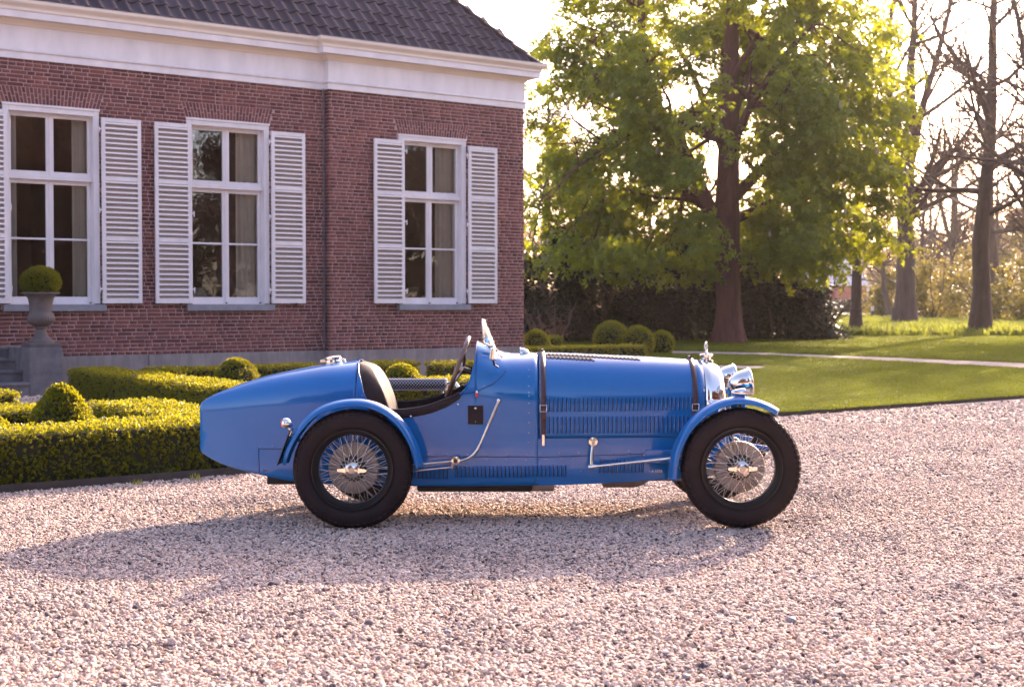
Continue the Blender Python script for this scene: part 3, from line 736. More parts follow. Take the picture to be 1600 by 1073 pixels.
# shutters
slat_m = {}
def shutter(x0, x1, y, side, label):
    z0, z1 = 1.39, 4.475; st = 0.062; yb = y - 0.055; yf = y - 0.100
    q = MB(); q.box(x0, x0 + st, yf, yb, z0, z1); q.box(x1 - st, x1, yf, yb, z0, z1)
    zs = [(z0, z0 + 0.085), (2.435, 2.435 + 0.075), (3.43, 3.43 + 0.075), (z1 - 0.07, z1)]
    for a, b in zs: q.box(x0 + st, x1 - st, yf + 0.002, yb - 0.002, a, b)
    sh = q.obj('shutter', M['white'], house, bevel=0.004); sh['label'] = label
    L = x1 - x0 - 2 * st; key = round(L, 3)
    if key not in slat_m:
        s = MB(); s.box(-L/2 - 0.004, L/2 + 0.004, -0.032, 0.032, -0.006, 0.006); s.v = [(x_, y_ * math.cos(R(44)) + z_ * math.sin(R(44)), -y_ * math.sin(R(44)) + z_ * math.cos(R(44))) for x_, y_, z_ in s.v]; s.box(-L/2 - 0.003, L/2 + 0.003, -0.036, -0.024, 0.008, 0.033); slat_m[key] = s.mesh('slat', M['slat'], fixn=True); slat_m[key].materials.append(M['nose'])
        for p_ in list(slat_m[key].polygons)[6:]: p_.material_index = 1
    for k in range(3):
        a, b = zs[k][1], zs[k+1][0]; n = 11; dz = (b - a) / n
        for i in range(n): inst('slat', slat_m[key], sh, ((x0 + x1) / 2, (yf + yb) / 2 + 0.006, a + dz * (i + 0.5)))
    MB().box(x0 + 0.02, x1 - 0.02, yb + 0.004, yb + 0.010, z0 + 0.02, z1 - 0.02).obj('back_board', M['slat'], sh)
    for z in (1.62, 2.93, 4.27):
        hx = x0 if side == 'r' else x1; s = -1 if side == 'r' else 1
        h = MB(); h.box(min(hx, hx + s * 0.055), max(hx, hx + s * 0.055), yf + 0.005, yf + 0.017, z, z + 0.03); h.tube([(hx + s * 0.045, yf + 0.002, z - 0.045), (hx + s * 0.045, yf + 0.002, z + 0.05)], 0.009, 8)
        h.obj('hinge', M['white'], sh)
    xm = x1 - 0.2 if side == 'r' else x1 - 0.22
    MB().tube([(xm, y, z0 - 0.05), (xm, yf - 0.02, z0 - 0.045), (xm, yf - 0.025, z0 + 0.012)], 0.008, 6).obj('shutter_hook', M['black'], sh)
    return sh
D = 0.03
shutter(-10.845, -10.165, 0, 'l', 'left shutter of the window behind the urn, cut by the picture edge')
shutter(-8.64, -7.965, 0, 'r', 'right shutter of the window behind the urn')
shutter(-7.725, -7.075, 0, 'l', 'left shutter of the middle window')
shutter(-5.555, -4.885, 0, 'r', 'right shutter of the middle window')
shutter(-3.535, -2.875, PR, 'l', 'left shutter of the window nearest the house corner')
shutter(-1.405, -0.725, PR, 'r', 'right shutter of the window nearest the house corner')
# dim room behind the windows
q = MB(); q.add([(XL, 0.32, 0.3), (-0.31, 0.32, 0.3), (-0.31, 5.0, 0.3), (XL, 5.0, 0.3), (XL, 0.32, 5.4), (-0.31, 0.32, 5.4), (-0.31, 5.0, 5.4), (XL, 5.0, 5.4)], [(0,1,2,3), (4,7,6,5), (1,5,6,2), (2,6,7,3), (3,7,4,0)])
q.obj('room', M['room'], house, fixn=False)
for x in (-4.2, -8.2): MB().box(x - 0.1, x + 0.1, 0.33, 5.0, 0.3, 5.4).obj('room_partition', M['room'], house)
# curtains (hang in the room: things of their own)
def curtain(xa, xb, y, label, z0=1.1, z1=4.55):
    q = MB(); n = int((xb - xa) / 0.012); rows = []
    for zz, amp in ((z0, 1.0), ((z0 + z1) / 2, 0.9), (z1 - 0.3, 0.7), (z1, 0.45)):
        rows.append([(xa + (xb - xa) * i / n, y + 0.035 * amp * math.sin(i * 0.62 + 0.6 * math.sin(i * 0.13)) + 0.01 * math.sin(i * 0.23 + zz), zz) for i in range(n + 1)])
    q.grid(rows); o = q.obj('curtain', M['curtain'], None, 80); o.location = C0; o.rotation_euler = (0, 0, HANG)
    tag(o, label, 'curtain', 'cream curtains behind the windows')
curtain(-9.02, -8.60, 0.29, 'cream pleated curtain at the right of the window behind the urn')
curtain(-10.30, -9.93, 0.29, 'narrow strip of curtain at the left of the window behind the urn')
curtain(-6.08, -5.50, 0.29, 'cream pleated curtain in the middle window')
curtain(-1.95, -1.35, PR + 0.29, 'cream pleated curtain at the right of the window nearest the corner')
curtain(-2.62, -2.40, PR + 0.75, 'narrow drawn curtain at the left of the window nearest the corner')
q = MB().lathe([(0.02, 0), (0.10, 0.0), (0.11, 0.03), (0.06, 0.08), (0.12, 0.16), (0.19, 0.30), (0.20, 0.38), (0.14, 0.46), (0.07, 0.50), (0.03, 0.54), (0.035, 0.60), (0.055, 0.65), (0.03, 0.70), (0.005, 0.75)], 24)
g = hw(-2.70, PR + 0.5); v = q.obj('lidded_vase', M['bronze'], None, 40, loc=(g[0], g[1], 1.22)); tag(v, 'bronze lidded vase standing inside the window nearest the corner', 'vase')
MB().box(-0.45, 0.45, -0.22, 0.22, 0.0, 1.215).obj('console_table', M['room'], None, bevel=0.01, loc=(g[0], g[1], 0)).rotation_euler = (0, 0, HANG)
tag(bpy.data.objects['console_table'], 'dark table carrying the bronze vase inside the corner window', 'table')
g = hw(-6.66, 0.6); lr = empty('table_lamp', (g[0], g[1], 1.2), HANG)
MB().lathe([(0.001, 0), (0.09, 0.0), (0.08, 0.03), (0.025, 0.06), (0.05, 0.16), (0.03, 0.26), (0.012, 0.34)], 20).obj('lamp_base', M['bronze'], lr, 40)
MB().lathe([(0.16, 0.30), (0.07, 0.47)], 24).obj('lamp_shade', M['sail'], lr, 60)
tag(lr, 'small table lamp with pale cone shade inside the middle window', 'lamp')
o = MB().box(-0.35, 0.35, -0.22, 0.22, 0.0, 1.195).obj('side_table', M['room'], None, bevel=0.01, loc=(g[0], g[1], 0)); o.rotation_euler = (0, 0, HANG); tag(o, 'dark side table under the lamp inside the middle window', 'table')

# stone steps, cheek wall, urn
st = empty('stone_steps', hw(-10.24, 0), HANG); tag(st, 'grey stone entrance steps at the left edge below the urn', 'steps')
for k, (yf, zt) in enumerate(((-1.42, 0.19), (-1.04, 0.36), (-0.66, 0.53), (-0.28, 0.70))):
    MB().box(-3.2, -0.004, yf, -0.05, zt - 0.17 + 0.001 - (0.06 if k == 0 else 0), zt - 0.045).obj('riser', M['stone'], st); MB().box(-3.2, -0.002, yf - 0.03, -0.052, zt - 0.045, zt).obj('tread', M['stone'], st, bevel=0.008)
ck = empty('stone_pedestal', hw(-10.24, -1.42), HANG); tag(ck, 'grey stone block beside the steps that carries the urn', 'pedestal')
MB().box(0, 0.50, 0, 0.50, -0.06, 0.715).obj('block', M['stone'], ck, bevel=0.01)
MB().box(0.0, 0.34, 0.50, 1.37, -0.06, 0.705).obj('cheek_wall', M['stone'], ck, bevel=0.01)
uc = hw(-9.99, -1.17)
urn = empty('garden_urn', (uc[0], uc[1], 0.716), HANG); tag(urn, 'dark fluted garden urn planted with a box ball', 'urn')
MB().box(-0.24, 0.24, -0.24, 0.24, 0, 0.065).obj('base', M['iron_urn'], urn, bevel=0.008)
MB().lathe([(0.02, 0.065), (0.205, 0.066), (0.20, 0.10), (0.165, 0.115), (0.12, 0.15), (0.095, 0.20), (0.08, 0.255), (0.075, 0.275), (0.09, 0.285), (0.09, 0.305), (0.07, 0.315)], 32).obj('stem', M['iron_urn'], urn, 40)
q = MB(); rows = []
for r_, h, fl in [(0.07, 0.31, 0), (0.12, 0.335, 1), (0.175, 0.37, 1), (0.198, 0.42, 1), (0.198, 0.46, 1), (0.185, 0.50, 0.6), (0.172, 0.52, 0), (0.168, 0.56, 0), (0.172, 0.66, 0), (0.19, 0.75, 0), (0.23, 0.80, 0), (0.275, 0.815, 0), (0.285, 0.83, 0), (0.28, 0.845, 0), (0.23, 0.845, 0), (0.20, 0.78, 0)]:
    rows.append([((r_ + fl * 0.010 * abs(math.sin(a * 14))) * math.cos(a), (r_ + fl * 0.010 * abs(math.sin(a * 14))) * math.sin(a), h) for a in np.linspace(0, 2*PI, 113)[:-1]])
q.grid(rows, True).obj('bowl', M['iron_urn'], urn, 40)
MB().lathe([(0.0, 0.80), (0.22, 0.80)], 24).obj('soil', M['soil'], urn)

# ================================================================== BOX HEDGES
def leaf_tuft(n, size, seed):
    r = np.random.default_rng(seed); V = []; F = []
    for i in range(n):
        a = i * 2.4 + r.uniform(-0.4, 0.4); tilt = r.uniform(0.25, 1.1); h0 = r.uniform(-0.3, 0.5) * size
        d = np.array([math.cos(a) * math.sin(tilt), math.sin(a) * math.sin(tilt), math.cos(tilt)]); s = np.cross(d, [0.1, 0.2, 1.0]); s /= np.linalg.norm(s)
        b = np.array([0, 0, h0]); L = size * r.uniform(0.7, 1.1); w = L * 0.32; k = len(V)
        V += [b, b + d * L * 0.5 + s * w, b + d * L, b + d * L * 0.5 - s * w]; F.append((k, k+1, k+2, k+3))
    return np.array(V), np.array(F)
TUFT = [leaf_tuft(6, 0.024, i) for i in range(3)]
def lump(P, k=3.1):
    return np.sin(P[:, 0] * k + 1.3) * np.sin(P[:, 1] * k * 1.13 + 0.4) * 0.6 + np.sin(P[:, 0] * k * 2.7 + P[:, 2] * 3) * np.sin(P[:, 1] * k * 2.3 + 2) * 0.4
def foliage_obj(name, P, N, size, mat, parent, tuft=TUFT, jit=0.55):
    n = len(P); N = N + RNG.normal(0, jit, (n, 3)) + np.array([0, 0, 0.35]); M_ = rot_from_normal(N, RNG.uniform(0, 6.28, n))
    S = RNG.uniform(0.7, 1.35, n) * size; which = RNG.integers(0, len(tuft), n); Vs = []; Fs = []; rs = []; off = 0
    for t, (tv_, tf_) in enumerate(tuft):
        m = which == t
        if not m.any(): continue
        V, F = scatter_template(tv_, tf_, P[m], M_[m], S[m]); Vs.append(V); Fs.append(F + off); off += len(V); rs.append(np.repeat(np.clip(RNG.normal(0.5, 0.22, m.sum()), 0, 0.98), len(tv_)))
    return link(bpy.data.objects.new(name, np_mesh(name, np.concatenate(Vs), np.concatenate(Fs), mat, np.concatenate(rs))), parent)
def hedge(x0, x1, y0, y1, h, label, dens=900, size=1.0, group='clipped box hedges of the parterre'):
    c = hw((x0 + x1) / 2, (y0 + y1) / 2); root = empty('box_hedge', c, HANG); tag(root, label, 'hedge', group)
    a, b = (x1 - x0) / 2, (y1 - y0) / 2; i = 0.035
    core = MB(); nx, ny = max(2, int(a * 2 / 0.15)), max(2, int(b * 2 / 0.15))
    core.box(-a + i, a - i, -b + i, b - i, 0, h - i); core.obj('twigs', M['boxcore'], root, bevel=0.03)
    P = []; N = []
    for (area, gen, nn) in ((4*a*b, lambda n: np.stack([RNG.uniform(-a, a, n), RNG.uniform(-b, b, n), np.full(n, h)], 1), (0, 0, 1)),
                            (2*a*h, lambda n: np.stack([RNG.uniform(-a, a, n), np.full(n, -b), RNG.uniform(0.02, h, n)], 1), (0, -1, 0)),
                            (2*a*h*0.6, lambda n: np.stack([RNG.uniform(-a, a, n), np.full(n, b), RNG.uniform(0.02, h, n)], 1), (0, 1, 0)),
                            (2*b*h, lambda n: np.stack([np.full(n, -a), RNG.uniform(-b, b, n), RNG.uniform(0.02, h, n)], 1), (-1, 0, 0)),
                            (2*b*h, lambda n: np.stack([np.full(n, a), RNG.uniform(-b, b, n), RNG.uniform(0.02, h, n)], 1), (1, 0, 0))):
        n = int(area * dens * 1.45) + 8; p = gen(n); nn = np.array(nn, float)[None]
        p = p + nn * (lump(p * 1.0)[:, None] * 0.018 + RNG.uniform(-0.035, 0.012, n)[:, None])
        P.append(p); N.append(np.repeat(nn, n, 0))
    foliage_obj('foliage', np.concatenate(P), np.concatenate(N), size, M['box'], root); return root
def ball(c, r, label, rz=None, dens=900, size=1.0, shape='ball', parent_z=0.0, group='clipped box balls', name='box_ball'):
    rz = rz or r; root = empty(name, (c[0], c[1], parent_z)); tag(root, label, 'topiary', group)
    n = int(4 * PI * r * rz * dens * 1.45); d = RNG.normal(size=(n, 3)); d /= np.linalg.norm(d, axis=1, keepdims=True); d[:, 2] = np.where(d[:, 2] < -0.75, -d[:, 2], d[:, 2])
    sc = np.array([r, r, rz]); P = d * sc
    if shape == 'cone': k = 1 - 0.38 * np.clip((d[:, 2] + 0.2) / 1.2, 0, 1) ** 1.2; P[:, 0] *= k; P[:, 1] *= k
    P = P * (1 + RNG.uniform(-0.06, 0.02, n)[:, None] + 0.02 * lump(P * 2)[:, None]); P[:, 2] += rz * 0.92
    ok = P[:, 2] > 0.0; P, d = P[ok], d[ok]
    q = MB(); rows = []
    for i in range(9):
        t = PI * (i + 0.02) / 8.04; k = 1 - 0.38 * max(0, (math.cos(t) + 0.2) / 1.2) ** 1.2 if shape == 'cone' else 1
        rows.append([(math.sin(t) * math.cos(p) * (r - 0.03) * k, math.sin(t) * math.sin(p) * (r - 0.03) * k, rz * 0.92 + math.cos(t) * (rz - 0.03)) for p in np.linspace(0, 2*PI, 17)[:-1]])
    q.grid(rows, True).obj('twigs', M['boxcore'], root)
    foliage_obj('foliage', P, d, size, M['box'], root); return root
hedge(-17.5, -11.2, -12.0, -11.42, 0.42, 'long low box hedge along the gravel, nearest the camera at left', 1150, 1.0)
hedge(-11.95, -11.3, -11.42, -9.15, 0.42, 'sunlit box hedge running back from the front hedge beside the car tail', 1000, 1.0)
hedge(-17.5, -12.35, -9.55, -9.0, 0.40, 'sunlit box hedge row just behind the rounded box cone', 900, 1.0)
hedge(-17.5, -12.0, -7.0, -6.45, 0.40, 'sunlit box hedge row behind two others at the left edge', 800, 1.1)
hedge(-9.95, -9.35, -7.6, -2.3, 0.42, 'shaded box hedge running from the pedestal towards the car tail', 800, 1.15)
hedge(-9.1, -4.6, -3.55, -3.0, 0.42, 'shaded box hedge parallel to the house below the middle window', 600, 1.3)
hedge(-9.35, -3.6, -8.1, -7.5, 0.42, 'sunlit box hedge seen through the open cockpit of the car', 700, 1.2)
hedge(-4.6, -0.5, -4.3, -3.7, 0.42, 'shaded box hedge below the window nearest the corner', 500, 1.4)
hedge(0.4, 4.3, 0.9, 1.5, 0.42, 'nearer box hedge just right of the house corner above the bonnet', 500, 1.5)
hedge(1.6, 6.0, 6.2, 6.9, 0.50, 'farther box hedge between the house corner and the round box balls', 400, 1.7)
ball(hw(-12.65, -10.55), 0.285, 'rounded box cone rising behind the front hedge', 0.35, 1400, 1.0, 'cone')
ball(hw(-13.42, -10.95), 0.25, 'box ball cut off by the left picture edge', None, 1300)
ball(hw(-8.62, -5.3), 0.30, 'box ball in front of the plinth below the middle window', 0.33, 900, 1.1)
ball(hw(-9.0, -3.9), 0.20, 'small box ball beside the shaded hedge left of the dome', 0.24, 900, 1.1)
ball(hw(-7.55, -7.85), 0.27, 'sunlit box ball seen just above the seat of the car', 0.32, 1200, 1.1)
ball(hw(-6.55, -4.0), 0.16, 'small low box ball seen above the tail beside the fuel cap', 0.24, 900, 1.2)
b1 = at(838, 560, 31.0); ball((b1[0], 31.0), 0.33, 'box ball close to the right corner of the house', 0.40, 500, 1.6)
for px, Y, r, lb in ((955, 36.2, 0.47, 'largest and leftmost box ball of the group of three behind the bonnet'), (997, 35.0, 0.41, 'middle box ball of the group of three behind the bonnet'), (1034, 36.6, 0.33, 'small rightmost box ball of the group of three behind the bonnet')):
    b1 = at(px, 556, Y); ball((b1[0], Y), r, lb, r, 500, 1.7)
ub = ball((uc[0], uc[1]), 0.285, 'trimmed box ball growing in the dark garden urn', 0.22, 2600, 1.2, parent_z=0.716 + 0.80)
# small weeds at the hedge foot
for k, px in enumerate((305, 212)):
    g = ground(px, 748 if k == 0 else 756); me = clump(60 + k, 14, 0.05, 0.012, 0.04, M['weed']); o = inst('weed', me, None, g); tag(o, ('small weed at the hedge edging near the car tail', 'small weed at the hedge edging further left')[k], 'weed')

# ================================================================== TREES
def tubes_mesh(name, branches, mat, seg=6):
    """branches: list of (points, radii)"""
    Vs = []; Fs = []; off = 0; ang = np.arange(seg) * 2 * PI / seg; ca, sa = np.cos(ang), np.sin(ang)
    for pts, rad in branches:
        p = np.asarray(pts, float); m = len(p); t = np.gradient(p, axis=0); t /= np.linalg.norm(t, axis=1, keepdims=True) + 1e-9
        ref = np.array([0, 0, 1.0]) if abs(t[0, 2]) < 0.9 else np.array([1.0, 0, 0])
        u = np.cross(t, ref); u /= np.linalg.norm(u, axis=1, keepdims=True) + 1e-9; w = np.cross(t, u); r = np.asarray(rad, float)[:, None, None]
        V = p[:, None, :] + r * (u[:, None, :] * ca[None, :, None] + w[:, None, :] * sa[None, :, None])
        i = np.arange(m - 1)[:, None] * seg; j = np.arange(seg)[None]; j2 = (j + 1) % seg
        F = np.stack([i + j, i + j2, i + seg + j2, i + seg + j], 2).reshape(-1, 4)
        Vs.append(V.reshape(-1, 3)); Fs.append(F + off); off += m * seg
    return np_mesh(name, np.concatenate(Vs), np.concatenate(Fs), mat, None, True)
def grow(rng, start, direc, length, radius, level, maxlev, out, tips, wig=0.16, up=0.10, nchild=(5, 7), ratio=0.62):
    n = 7 if level == 0 else 5; pts = [np.array(start, float)]; d = np.array(direc, float); d /= np.linalg.norm(d); seg = length / n
    for i in range(n):
        d = d + rng.normal(0, wig, 3) + np.array([0, 0, up]); d /= np.linalg.norm(d); pts.append(pts[-1] + d * seg)
    rad = [radius * (1 - 0.70 * (i / n)) for i in range(n + 1)]
    out.append((pts, rad)); tips.append(pts[-1])
    if level >= maxlev: return
    k = rng.integers(nchild[0], nchild[1] + 1)
    for c in range(k):
        f = rng.uniform(0.25, 1.0) if level else rng.uniform(0.33, 1.0); i = min(int(f * n), n - 1); b = pts[i] + (pts[i+1] - pts[i]) * (f * n - i)
        dd = pts[i+1] - pts[i]; dd /= np.linalg.norm(dd); side = rng.normal(size=3); side -= dd * (side @ dd); side /= np.linalg.norm(side)
        a = rng.uniform(0.5, 1.05); nd = dd * math.cos(a) + side * math.sin(a)
        grow(rng, b, nd, length * ratio * rng.uniform(0.6, 1.1) * (1.15 - 0.45 * f), max(rad[i] * rng.uniform(0.4, 0.62), 0.013), level + 1, maxlev, out, tips, wig, up * 0.8, nchild, ratio)
def quad_leaves(name, P, size, mat, parent, seed=1, droop=0.0):
    n = len(P); N = RNG.normal(0, 0.8, (n, 3)) + np.array([0, 0, 0.6]); tv_ = np.array([(0, 0, 0), (0.5, 0.32, 0.08), (1, 0, -droop), (0.5, -0.32, 0.08)]); tf_ = np.array([(0, 1, 2, 3)])
    V, F = scatter_template(tv_, tf_, P, rot_from_normal(N, RNG.uniform(0, 6.28, n)), RNG.uniform(0.6, 1.3, n) * size)
    return link(bpy.data.objects.new(name, np_mesh(name, V, F, mat, np.repeat(RNG.uniform(0, 0.98, n), 4))), parent)

# ---- the big horse chestnut
TY = 46.3
tree = empty('chestnut_tree', ground(1138, 538)); tag(tree, 'large horse chestnut in fresh leaf with pale flower candles behind the bonnet', 'tree')
tb = np.array(tree.location)
def tp(px, py, dy=0.0): p = at(px, py, TY + dy); return p - tb
rng = np.random.default_rng(11); br = []; tips = []
tr_pts = [(0, 0, -0.1), tp(1139, 528), tp(1138, 490), tp(1137, 430), tp(1135, 380), tp(1137, 300), tp(1139, 220), tp(1141, 130), tp(1144, 40), tp(1146, -60), tp(1144, -160)]
tr_rad = [0.62, 0.52, 0.43, 0.42, 0.46, 0.40, 0.36, 0.30, 0.24, 0.17, 0.10]
trunk_b = [(tr_pts, tr_rad)]
# fluted foot
for a in np.linspace(0, 6.28, 8)[:-1]:
    c, s = math.cos(a), math.sin(a); trunk_b.append(([(0.62*c, 0.62*s, -0.1), (0.50*c, 0.50*s, 0.12), (0.38*c, 0.38*s, 0.6), (0.30*c, 0.30*s, 1.7)], [0.16, 0.15, 0.13, 0.10]))
limbs = [([tp(1128, 372), tp(1106, 322), tp(1085, 272), tp(1062, 222), tp(1030, 172), tp(1014, 128), tp(1004, 80), tp(1002, 20), tp(998, -70)], [0.30, 0.26, 0.23, 0.21, 0.19, 0.17, 0.15, 0.13, 0.08]),
         ([tp(1016, 135), tp(990, 142), tp(968, 122), tp(952, 92), tp(940, 50)], [0.13, 0.11, 0.09, 0.07, 0.04]),
         ([tp(1066, 205), tp(1030, 200, -1), tp(990, 206, -1.6), tp(950, 225, -2.2), tp(905, 260, -3)], [0.14, 0.11, 0.09, 0.06, 0.03]),
         ([tp(1145, 310), tp(1185, 270, 1), tp(1235, 215, 2), tp(1290, 180, 2.5), tp(1350, 150, 2.5)], [0.22, 0.18, 0.14, 0.10, 0.04]),
         ([tp(1142, 345), tp(1190, 325, 1.5), tp(1240, 300, 3), tp(1300, 270, 4), tp(1360, 260, 4.4)], [0.18, 0.15, 0.12, 0.08, 0.03]),
         ([tp(1132, 350), tp(1090, 315, 1.2), tp(1040, 280, 2.6), tp(980, 260, 3.6), tp(920, 250, 4.0)], [0.18, 0.15, 0.11, 0.08, 0.03]),
         ([tp(1140, 240), tp(1170, 170, -1.5), tp(1215, 100, -2.5), tp(1270, 40, -3)], [0.17, 0.13, 0.1, 0.05]),
         ([tp(1138, 260), tp(1110, 180, 2), tp(1080, 110, 3.6), tp(1040, 40, 4.6)], [0.16, 0.13, 0.1, 0.05]),
         ([tp(1140, 200), tp(1168, 120, 2), tp(1190, 40, 3.5), tp(1215, -60, 4)], [0.15, 0.12, 0.09, 0.05])]
trunk_b += limbs
sub = []
for pts, rad in limbs + [(tr_pts[5:], tr_rad[5:])]:
    for i in range(1, len(pts)):
        for k in range(3):
            p = np.array(pts[i]); out_ = p - np.array([0, 0, p[2]]); d = out_ / (np.linalg.norm(out_) + 0.3) + rng.normal(0, 0.7, 3)
            grow(rng, p, d, rng.uniform(1.8, 3.6), rad[i] * 0.42 + 0.015, 2, 3, sub, tips, 0.2, -0.02, (3, 5), 0.6)
trunk = link(bpy.data.objects.new('trunk', tubes_mesh('trunk', trunk_b, M['bark'], 12)), tree)
link(bpy.data.objects.new('branches', tubes_mesh('branches', sub, M['bark'], 5)), trunk)
# palmate leaves: five drooping leaflets
def palmate():
    V = []; F = []
    for i, (a, L) in enumerate(((0, 1.0), (0.95, 0.9), (-0.95, 0.9), (1.85, 0.62), (-1.85, 0.62))):
        d = np.array([math.cos(a), math.sin(a), 0]); s = np.array([-math.sin(a), math.cos(a), 0]); w = 0.24 * L; k = len(V)
        V += [d * 0.04, d * L * 0.62 + s * w + [0, 0, -0.10], d * L + [0, 0, -0.42 * L], d * L * 0.62 - s * w + [0, 0, -0.10]]; F.append((k, k+1, k+2, k+3))
    return np.array(V), np.array(F)
PV, PF = palmate()
def crown_points(rng):
    ctr = np.array([-0.45, 0.0, 7.6]); cl = []
    while len(cl) < 270:
        d = rng.normal(size=3); d /= np.linalg.norm(d); r = rng.uniform(0.35, 1.0) ** 0.6
        p = ctr + d * np.array([6.2, 5.6, 7.0]) * r
        if p[2] < 2.35 + 0.35 * math.sin(p[0] * 1.3 + 1) + 0.25 * math.sin(p[1] * 1.7): continue
        if p[2] > 13.6: continue
        if p[2] < 4.2 and abs(p[0]) < 1.0 and p[1] < 1.0: continue
        if p[1] < 1.2 and abs(p[0]) < 1.0 and p[2] < 10.5 and rng.uniform() < 0.8: continue
        lx_ = np.interp(p[2], [q_[2] for q_ in limbs[0][0]], [q_[0] for q_ in limbs[0][0]])
        if p[1] < 0.6 and p[2] > 3.6 and abs(p[0] - lx_) < 0.9 and rng.uniform() < 0.75: continue
        cl.append(p)
    while len(cl) < 330:      # fuller right half
        d = rng.normal(size=3); d /= np.linalg.norm(d); p = np.array([-0.45, 0.0, 7.6]) + d * np.array([6.2, 5.6, 7.0]) * rng.uniform(0.3, 1.0) ** 0.6
        if p[0] < 0.9 or p[2] < 3.0 or p[2] > 13.6: continue
        cl.append(p)
    # drooping skirts
    for px, py, dy in ((890, 400, -3), (940, 425, -2.5), (925, 405, -1), (965, 400, -4), (1020, 400, 2), (1060, 395, 3), (1210, 395, 1), (1260, 390, -2), (1310, 385, -1), (1370, 370, -2), (1395, 330, -1), (1180, 400, -3), (875, 330, 0), (865, 250, 0), (850, 150, 1), (870, 60, 0), (1400, 130, 0), (1405, 230, 1), (1385, 60, 1), (850, 360, 1), (838, 210, 0), (842, 290, 1), (856, 410, -1), (880, 130, -1), (845, 90, 1), (905, 20, 0), (840, 330, -1), (1000, 420, -3), (1240, 405, -3), (1340, 395, 1), (1390, 390, 0), (1410, 180, -1), (1395, 280, -2)):
        cl.append(tp(px, py, dy))
    return np.array(cl)
rngc = np.random.default_rng(5); CL = crown_points(rngc); LP = []; LN = []
ctr = np.array([-0.45, 0.0, 6.5])
for c in CL:
    n = int(rngc.uniform(66, 104)); rad = rngc.uniform(0.7, 1.25); d = rngc.normal(size=(n, 3)); d /= np.linalg.norm(d, axis=1, keepdims=True); d[:, 2] = np.where(d[:, 2] < -0.7, -d[:, 2] * 0.6, d[:, 2])
    p = c + d * rad * np.array([1, 1, 0.82]) * rngc.uniform(0.35, 1.08, n)[:, None]; o_ = p - ctr; o_ /= np.linalg.norm(o_, axis=1, keepdims=True)
    LP.append(p); LN.append(np.array([0, 0, 0.5]) + 0.55 * o_ + 0.4 * d + rngc.normal(0, 0.4, (n, 3)))
LP = np.concatenate(LP); LN = np.concatenate(LN)
lx_ = np.interp(LP[:, 2], [q_[2] for q_ in limbs[0][0]], [q_[0] for q_ in limbs[0][0]])
keep = ~((LP[:, 1] < 0.3) & (((np.abs(LP[:, 0]) < 0.5) & (LP[:, 2] < 10)) | ((np.abs(LP[:, 0] - lx_) < 0.38) & (LP[:, 2] > 3.8))) & (rngc.uniform(0, 1, len(LP)) < 0.62))
LP, LN = LP[keep], LN[keep]; n = len(LP)
V, F = scatter_template(PV, PF, LP, rot_from_normal(LN, rngc.uniform(0, 6.28, n)), rngc.uniform(0.15, 0.28, n))
crown = link(bpy.data.objects.new('crown', np_mesh('crown', V, F, M['chestnut'], np.repeat(np.clip(rngc.normal(0.5, 0.25, n), 0, 0.98), len(PV)))), tree)
# flower candles
q = MB(); rows = []
for k in range(12):
    t = k / 11; r_ = 0.055 * (1 - t) ** 0.7 * (1.25 if k % 2 else 0.8) + 0.004
    rows.append([(r_ * math.cos(a) * (1.2 if j % 2 else 0.85), r_ * math.sin(a) * (1.2 if j % 2 else 0.85), t * 0.26) for j, a in enumerate(np.linspace(0, 2*PI, 9)[:-1])])
cm = q.grid(rows, True).mesh('flower_candle', M['candle'])
idx = [i for i in rngc.permutation(len(CL)) if CL[i][1] < 1.5][:85]
for i in idx:
    c = CL[i]; d = c - ctr; d /= np.linalg.norm(d); p = c + np.array([d[0] * 0.5, -abs(d[1]) * 0.5 - 0.25, 0.55]) + rngc.normal(0, 0.2, 3)
    s_ = rngc.uniform(0.55, 0.95); inst('flower_candle', cm, crown, p, (rngc.normal(0, 0.15), rngc.normal(0, 0.15), 0), (s_, s_, s_))

# ---- bare spring trees
def bare_tree(seed, H, rad, fork=None, lean=(0, 0), maxlev=3, nch=(6, 8)):
    rng = np.random.default_rng(seed); out = []; tips = []
    n = 9; pts = []; rr = []
    for i in range(n + 1):
        t = i / n; pts.append(np.array([lean[0] * t + rng.normal(0, 0.0035) * H * (i > 1), lean[1] * t + rng.normal(0, 0.0035) * H * (i > 1), t * H * 0.85])); rr.append(rad * (1.35 if i == 0 else 1.0) * (1 - 0.80 * t))
    out.append((pts, rr))
    for k in range(22):
        t = rng.uniform(0.26, 0.98) if k > 2 else (0.3, 0.42, 0.52)[k]; i = min(int(t * n), n - 1); b = pts[i] + (pts[i+1] - pts[i]) * (t * n - i)
        a = rng.uniform(0, 6.28); d = np.array([math.cos(a), math.sin(a), rng.uniform(0.25, 0.9)])
        grow(rng, b, d, H * rng.uniform(0.22, 0.40) * (1.15 - 0.5 * t), rr[i] * rng.uniform(0.32, 0.55), 1, maxlev, out, tips, 0.115, 0.085, nch, 0.60)
    if fork:
        for sgn in (-1, 1):
            d = np.array([sgn * 0.22, rng.normal(0, 0.1), 1.0]); grow(rng, pts[fork], d, H * 0.55, rr[fork] * 0.75, 0, maxlev, out, tips, 0.07, 0.05, nch, 0.5)
    return out, tips
